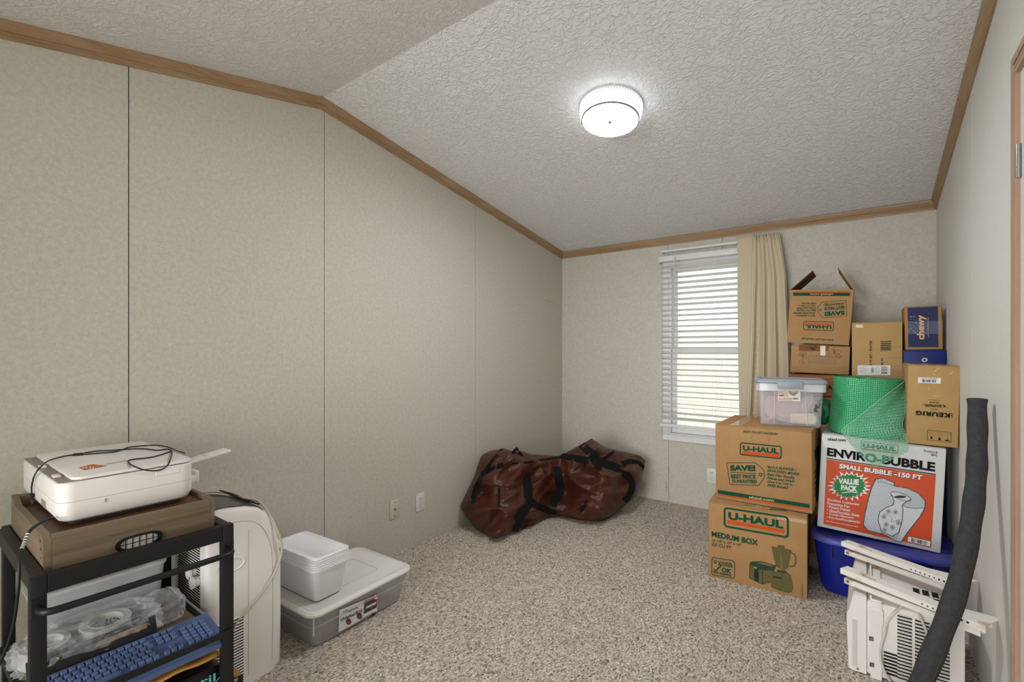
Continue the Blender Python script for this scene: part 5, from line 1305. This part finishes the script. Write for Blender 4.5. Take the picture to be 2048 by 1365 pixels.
g = G(); g.grid(lambda s, t: Vector((-0.135 + 0.272 * s, interp([(i / 4, q[0]) for i, q in enumerate(tp)], t), interp([(i / 4, q[1]) for i, q in enumerate(tp)], t) + 0.0012)), 4, 14); o = g.build('dark_top_panel', PACD, pac, 60)
g = G()
for i in range(7): y = 0.014 + 0.008 * i; g.box(-0.12, 0.11, y, y + 0.003, 0.6625 - 0.0042 * i, 0.6665 - 0.0042 * i)
part('outlet_slats', g, SLOT, pac)
g = G(); g.tube([(0.1535, y, z) for y, z in bez([Vector((-0.10, 0.615, 0)), Vector((0.0, 0.612, 0)), Vector((0.05, 0.585, 0)), Vector((0.092, 0.52, 0)), Vector((0.105, 0.43, 0)), Vector((0.104, 0.2, 0)), Vector((0.102, 0.03, 0))], 6) for y, z in [(y, z)]] if False else [(0.1525, p.x, p.y) for p in bez([Vector((-0.10, 0.612, 0)), Vector((-0.01, 0.606, 0)), Vector((0.045, 0.575, 0)), Vector((0.080, 0.51, 0)), Vector((0.094, 0.42, 0)), Vector((0.095, 0.22, 0)), Vector((0.093, 0.04, 0))], 6)], 0.0013, 5); part('shell_seam', g, M('seam_grey', (176, 172, 166), 0.6), pac)
g = G(); g.tube([(0.1532, 0.005, z) for z in (0.03, 0.3, 0.57)], 0.0008, 5); part('shell_seam', g, M('seam_grey', (176, 172, 166), 0.6), pac)
g = G(); ns2 = 24; lip2 = None
for i in range(ns2):
    z = 0.255 - i * 0.0105
    g.box(0.1530, 0.1538, -0.100, -0.012, z - 0.0022, z + 0.0022)
    if lip2 is None: gl = G(); gl.tube([(0.1535, -0.100, 0), (0.1548, -0.06, 0), (0.1535, -0.012, 0)], 0.0028, 6); lip2 = gl.build('louver', PACW, pac, 60); q = lip2
    else: q = lip2.copy(); COL.objects.link(q); q.parent = pac
    q.location = (0, 0, z + 0.0050)
part('vent_slots', g, SLOT, pac)
g = G(); g.lathe([(0.001, 0.0), (0.03, 0.0), (0.036, 0.006), (0.030, 0.009), (0.026, 0.004), (0.001, 0.003)], 24, mat=Matrix.Translation((0.1475, -0.055, 0.46)) @ Matrix.Rotation(PI / 2, 4, 'Y') @ Matrix.Scale(1.5, 4, (0, 1, 0)) @ Matrix.Scale(0.8, 4, (1, 0, 0))); part('handle_recess', g, PACW, pac, 40)
g = G()
for i in range(26): z = 0.32 + i * 0.0095; g.box(-0.10, 0.10, -0.1362, -0.1345, z, z + 0.0045)
part('back_grille', g, SLOT, pac)
for x, z in ((0.055, 0.44), (0.085, 0.415)):
    g = G(); g.lathe([(0.001, 0.0), (0.018, 0.0), (0.018, 0.012), (0.022, 0.016), (0.022, 0.022), (0.001, 0.022)], 20, mat=Matrix.Translation((x, -0.136, z)) @ Matrix.Rotation(PI / 2, 4, 'X')); part('cord_knob', g, PACW, pac, 40)
KD = zm(340, 930, 3.138)
def pc_(q, x): return atX(*KD(q), x) - Vector((0.305, 0.825, 0))
g = G()
cp = [Vector((-0.10, -0.10, 0.672)), Vector((-0.06, -0.02, 0.668)), Vector((0.02, 0.05, 0.648))] + [pc_((560, 235), 0.40), pc_((625, 315), 0.44)] + [pc_(q, 0.466) for q in ((680, 430), (702, 510), (692, 590), (645, 700), (560, 830), (470, 930), (425, 985), (400, 1040))]
g.tube(bez(cp, 6), 0.0042, 8); part('power_cord', g, M('ivory_cord', (206, 198, 178), 0.5), pac, 60)

# ---- under-bed box and the stack of lids
UBX = M('underbed_clear', (205, 206, 206), 0.15, alpha=0.40); UBL = M('underbed_lid', (228, 226, 220), 0.4)
ubt = thing('underbed_box', 'low clear under-bed storage box with white lid beside the left wall', 'storage bin', (0.287, 1.318, 0), math.radians(2.1))
g = G(); tub(g, 0.345, 0.475, 0.405, 0.535, 0.150, 0.035, 0.04); part('tub', g, UBX, ubt, 40)
g = G(); rloft(g, [(0.204, 0.269, 0.045, 0.100), (0.207, 0.272, 0.045, 0.104), (0.207, 0.272, 0.045, 0.108), (0.2025, 0.2675, 0.042, 0.108)], False, False); part('tub_ledge', g, UBX, ubt, 40)
g = G(); rloft(g, [(0.210, 0.275, 0.048, 0.146), (0.215, 0.280, 0.050, 0.149), (0.215, 0.280, 0.050, 0.157), (0.207, 0.272, 0.046, 0.166), (0.192, 0.257, 0.04, 0.168), (0.184, 0.249, 0.036, 0.1635)]); ul = part('lid', g, UBL, ubt, 35)
g = G(); g.tube([(x, y, 0.1640) for x, y in srect(0.10, 0.155, 4, 0.02)], 0.0010, 5, closed=True); g.tube([(x, y, 0.1680) for x, y in srect(0.196, 0.261, 8, 0.042)], 0.0009, 5, closed=True); part('embossed_outline', g, M('lid_line', (190, 188, 182), 0.5), ul)
for yy in (-0.262,):
    g = G(); g.box(0.197, 0.204, yy, yy + 0.004, 0.075, 0.150, 0.001); part('corner_rib', g, CLEAR_RIM, ubt)
Wu = WM[ubt.name]
P = Print(ubt, (0.1915, 0, 0.07), (1, 0, -0.2), KD)
P.poly([(1057, 1053), (1300, 920), (1303, 815), (1062, 913)], LABEL_WHITE, 1)
P.poly([(1215, 938), (1298, 895), (1300, 822), (1218, 855)], M('label_dark_photo', (84, 62, 52), 0.5), 2); P.poly([(1225, 905), (1290, 875), (1296, 858), (1232, 890)], LABEL_WHITE, 3)
P.text('SnapLock', (1100, 940), (1180, 908), (1100, 912), BLACK_INK, 2, 0.015); P.line([(1080, 945), (1088, 922), (1096, 925)], 0.003, M('label_red', (196, 40, 30), 0.6), 2)
P.text('Underbed BOX', (1070, 985), (1208, 925), (1070, 962), M('label_navy', (40, 48, 84), 0.6), 2, 0.03)
for c in ((1120, 985), (1188, 950)): P.disc(c, 17, M('label_dark_photo', (84, 62, 52), 0.5), 2, ry=20); P.disc((c[0] - 2, c[1] + 6), 7, M('label_red2', (190, 60, 40), 0.6), 3)
P.line([(1195, 972), (1252, 942)], 0.003, M('label_navy', (40, 48, 84), 0.6), 2)
P.bars([(1258, 960), (1292, 943), (1292, 920), (1258, 935)], 7, BLACK_INK, 2, 21)
P.text('28 qt', (1070, 1035), (1100, 1020), (1070, 1018), BLACK_INK, 2, 0.02) if False else None
P.disc((1290, 830), 20, M('label_red', (196, 40, 30), 0.6), 3); P.disc((1290, 830), 14, WHITE_INK, 4); P.text('30', (1280, 840), (1300, 832), (1280, 826), M('label_red', (196, 40, 30), 0.6), 5, 0.03)
P.build('paper_label')
tb = thing('clear_tub', 'small frosted clear tub on the under-bed box, under the stack of white lids', 'storage bin', (0.288, 1.172, 0.1685), math.radians(3.5))
g = G(); tub(g, 0.285, 0.130, 0.325, 0.165, 0.135, 0.02, 0.024); part('tub', g, M('frosted_tub', (240, 241, 244), 0.3, alpha=0.90), tb, 40)
g = G(); rloft(g, [(0.162, 0.082, 0.024, 0.128), (0.168, 0.088, 0.026, 0.130), (0.168, 0.088, 0.026, 0.137), (0.160, 0.080, 0.022, 0.137)], False, False); part('rim', g, UBL, tb, 40)
ORD = ['topmost', 'second from the top', 'third from the top', 'fourth from the top', 'fifth from the top', 'lowest']
LIDW = M('lid_white', (246, 246, 249), 0.35)
for i in range(6):
    z = 0.1685 + 0.1375 + 0.0095 * (5 - i)
    t = thing('tub_lid', 'white plastic tub lid, %s of its stack on the clear tub' % ORD[i], 'lid', (0.288, 1.172, z), math.radians(3.5 + 0.8 * math.sin(i * 2.1)), group='white tub lids in a stack')
    g = G(); rloft(g, [(0.166, 0.086, 0.026, 0.0), (0.170, 0.090, 0.028, 0.0012), (0.170, 0.090, 0.028, 0.0065), (0.165, 0.085, 0.025, 0.0088), (0.152, 0.072, 0.02, 0.0088), (0.148, 0.068, 0.018, 0.006)]); part('rim_and_panel', g, LIDW, t, 35)

# ---- brown duffel bag slumped in the corner
BAG = M('brown_nylon', (74, 37, 24), 0.42, var=0.10, vscale=5, bump=0.30, bscale=11, bdist=0.02, spec=0.45)
STRAP = M('black_webbing', (16, 15, 16), 0.75, bump=0.3, bscale=300, bdist=0.0008, spec=0.2)
KG = zm(900, 860, 4.876)
out = [KG(q) for q in ((100, 740), (145, 620), (190, 530), (235, 400), (270, 285), (330, 235), (400, 205), (520, 180), (600, 205), (700, 210), (800, 240), (920, 248), (1050, 257), (1130, 225), (1230, 170), (1310, 125), (1380, 85), (1450, 128), (1530, 176), (1690, 212), (1850, 255), (1905, 300), (1900, 350), (1890, 400), (1870, 500), (1830, 600), (1770, 690), (1700, 740), (1600, 830), (1490, 905), (1400, 905), (1300, 890), (1190, 865), (1080, 845), (1010, 855), (930, 880), (800, 945), (700, 985), (600, 1008), (500, 1050), (410, 1078), (330, 1035), (250, 960), (200, 900), (150, 840))]
CU, CV = 1106.0, 968.0
dens = []
for i in range(len(out)):
    a, b = out[i], out[(i + 1) % len(out)]
    for k in range(5): dens.append((a[0] + (b[0] - a[0]) * k / 5, a[1] + (b[1] - a[1]) * k / 5))
DEP = [(915, 3.32), (951, 3.26), (984, 3.12), (1023, 3.22), (1097, 3.50), (1121, 3.52), (1166, 3.44), (1205, 3.42), (1248, 3.62), (1292, 3.72)]
VB = [(915, 1020), (930, 1036), (951, 1057), (984, 1081), (1023, 1066), (1097, 1038), (1121, 1033), (1166, 1042), (1205, 1045), (1248, 1012), (1275, 983), (1292, 960)]
def at_dep(u, v, d): return CAM + ray(u, v) * d
def ridged(x, y, s): return 1 - 2 * abs(noise.noise(Vector((x, y, s))))
def bag_pt(rho, i, front):
    bu, bv = dens[i % len(dens)]; u, v = CU + (bu - CU) * rho, CV + (bv - CV) * rho
    mid = interp(DEP, u) + 0.30 * max(0.0, (interp(VB, u) - v)) / 150.0
    size = 0.42 + 0.58 * min(1.0, abs(u - CU) / 75.0) ** 1.3
    h = max(0.0, 1 - rho ** 2.6) ** 0.5 * size
    if front:
        f = 0.105 * ridged(u * 0.013 + v * 0.006, v * 0.016 - u * 0.007, 1.7) + 0.050 * ridged(u * 0.024 + v * 0.013, v * 0.020 - u * 0.008, 4.2) + 0.014 * ridged(u * 0.05 + v * 0.02, v * 0.055 + u * 0.02, 8.8)
        f -= 0.06
        # cleft running down between the two halves
        cleft = math.exp(-((u - 1132 - (v - 960) * 0.12) / 13.0) ** 2) * 0.05
        d = mid - 0.15 * h - f * min(1, h * 2.2) * 1.1 + cleft * min(1, h * 2)
    else: d = mid + 0.24 * h
    p = at_dep(u, v, d)
    p.x = max(p.x, 0.006); p.y = min(p.y, WY - 0.006); p.z = max(p.z, 0.002)
    return p
NR, NA = 36, len(dens)
g = G(); vs = []; fs = []
vs.append(bag_pt(0, 0, True))
for r in range(1, NR + 1):
    for i in range(NA): vs.append(bag_pt(r / NR, i, True))
for i in range(NA): fs.append([0, 1 + i, 1 + (i + 1) % NA])
for r in range(NR - 1):
    for i in range(NA): i2 = (i + 1) % NA; fs.append([1 + r * NA + i, 1 + (r + 1) * NA + i, 1 + (r + 1) * NA + i2, 1 + r * NA + i2])
base = len(vs); ob_ = 1 + (NR - 1) * NA; NB = 10
prev = [ob_ + i for i in range(NA)]
for r in range(NB - 1, 0, -1):
    cur = []
    for i in range(NA): cur.append(len(vs)); vs.append(bag_pt(r / NB, i, False))
    for i in range(NA): i2 = (i + 1) % NA; fs.append([prev[i], cur[i], cur[i2], prev[i2]])
    prev = cur
cc = len(vs); vs.append(bag_pt(0, 0, False))
for i in range(NA): fs.append([prev[i], cc, prev[(i + 1) % NA]])
org = Vector((0.42, 2.95, 0))
bag = thing('duffel_bag', 'large crumpled brown duffel bag with black straps slumped in the back corner', 'duffel bag', org)
g.add([v - org for v in vs], fs); bo = part('bag_cloth', g, BAG, bag, 75)
bvh = BVHTree.FromPolygons([Vector(v) for v in vs], fs)
def strap(pts, wd, name='strap', mat=STRAP, lift=0.004, n=6):
    q = bez([Vector((p[0], p[1], 0)) for p in pts], n); P3 = []
    for p in q:
        d = ray(*KG((p.x, p.y))).normalized(); hit = bvh.ray_cast(CAM, d)
        if hit[0] is None: continue
        nn = hit[1] if hit[1].dot(d) < 0 else -hit[1]
        P3.append([hit[0], nn, d])
    if len(P3) < 2: return None
    for _ in range(6):
        s2 = [p[0].copy() for p in P3]
        for i in range(1, len(P3) - 1): P3[i][0] = s2[i] * 0.5 + (s2[i - 1] + s2[i + 1]) * 0.25
        n2 = [p[1].copy() for p in P3]
        for i in range(1, len(P3) - 1): P3[i][1] = (n2[i] + n2[i - 1] + n2[i + 1]).normalized()
    vs = []; fs = []
    for i, (p, nn, d) in enumerate(P3):
        t = (P3[min(i + 1, len(P3) - 1)][0] - P3[max(i - 1, 0)][0]).normalized(); nv = (nn - d * 0.8).normalized()
        sd = t.cross(nv).normalized() * wd / 2; c = p - d * (lift + 0.006 + wd * 0.16) - org
        vs += [c - sd, c + sd, c + sd - nv * 0.003, c - sd - nv * 0.003]
    for i in range(len(P3) - 1):
        o = 4 * i; q_ = o + 4
        for k in range(4): fs.append([o + k, o + (k + 1) % 4, q_ + (k + 1) % 4, q_ + k])
    fs += [[3, 2, 1, 0], [len(vs) - 4, len(vs) - 3, len(vs) - 2, len(vs) - 1]]
    g = G(); g.add(vs, fs); return part(name, g, mat, bag, 50)
strap([(742, 440), (758, 560), (762, 690), (700, 820), (650, 930), (615, 1000)], 0.072)
strap([(790, 690), (870, 755), (960, 790)], 0.043)
strap([(1038, 360), (1060, 480), (1066, 610), (1005, 700), (1000, 830)], 0.061)
strap([(515, 190), (430, 290), (345, 400), (270, 530), (235, 620), (225, 720)], 0.035, 'zip_tape')
strap([(1085, 248), (1250, 285), (1400, 305), (1560, 345), (1650, 405), (1740, 455), (1782, 540), (1760, 620), (1700, 700)], 0.049)
strap([(1285, 145), (1370, 220), (1440, 290)], 0.061)
strap([(1400, 330), (1480, 335), (1580, 365), (1640, 395)], 0.102)
strap([(1600, 210), (1560, 245), (1500, 290)], 0.020)
strap([(1680, 330), (1770, 308), (1850, 330), (1888, 385)], 0.043)
strap([(605, 332), (800, 312), (1000, 272), (1160, 262)], 0.012, 'seam_piping', lift=0.001)
strap([(1310, 310), (1312, 370)], 0.014, 'seam_piping', lift=0.001)
strap([(1325, 690), (1315, 740), (1270, 790)], 0.023, 'strap')
strap([(300, 430), (420, 380), (520, 340)], 0.029, 'strap')
strap([(475, 570), (474, 660), (476, 755)], 0.014, 'zip_pull', lift=0.002)
hA = bvh.ray_cast(CAM, ray(*KG((600, 225))).normalized())[0]; hB = bvh.ray_cast(CAM, ray(*KG((705, 240))).normalized())[0]
if hA and hB:
    top = hA.lerp(hB, 0.5) + Vector((0, 0, 0.044)); g = G(); c = bez([hA - org, (hA.lerp(top, 0.7)) - org, top - org, hB.lerp(top, 0.6) - org, hB - org], 5); vs = []; fs = []
    for p in c: vs += [p + Vector((0.016, -0.016, 0)), p + Vector((-0.016, 0.016, 0)), p + Vector((-0.016, 0.016, -0.016)), p + Vector((0.016, -0.016, -0.016))]
    for i in range(len(c) - 1):
        for k in range(4): fs.append([4 * i + k, 4 * i + (k + 1) % 4, 4 * i + 4 + (k + 1) % 4, 4 * i + 4 + k])
    g.add(vs, fs); part('carry_handle', g, STRAP, bag)
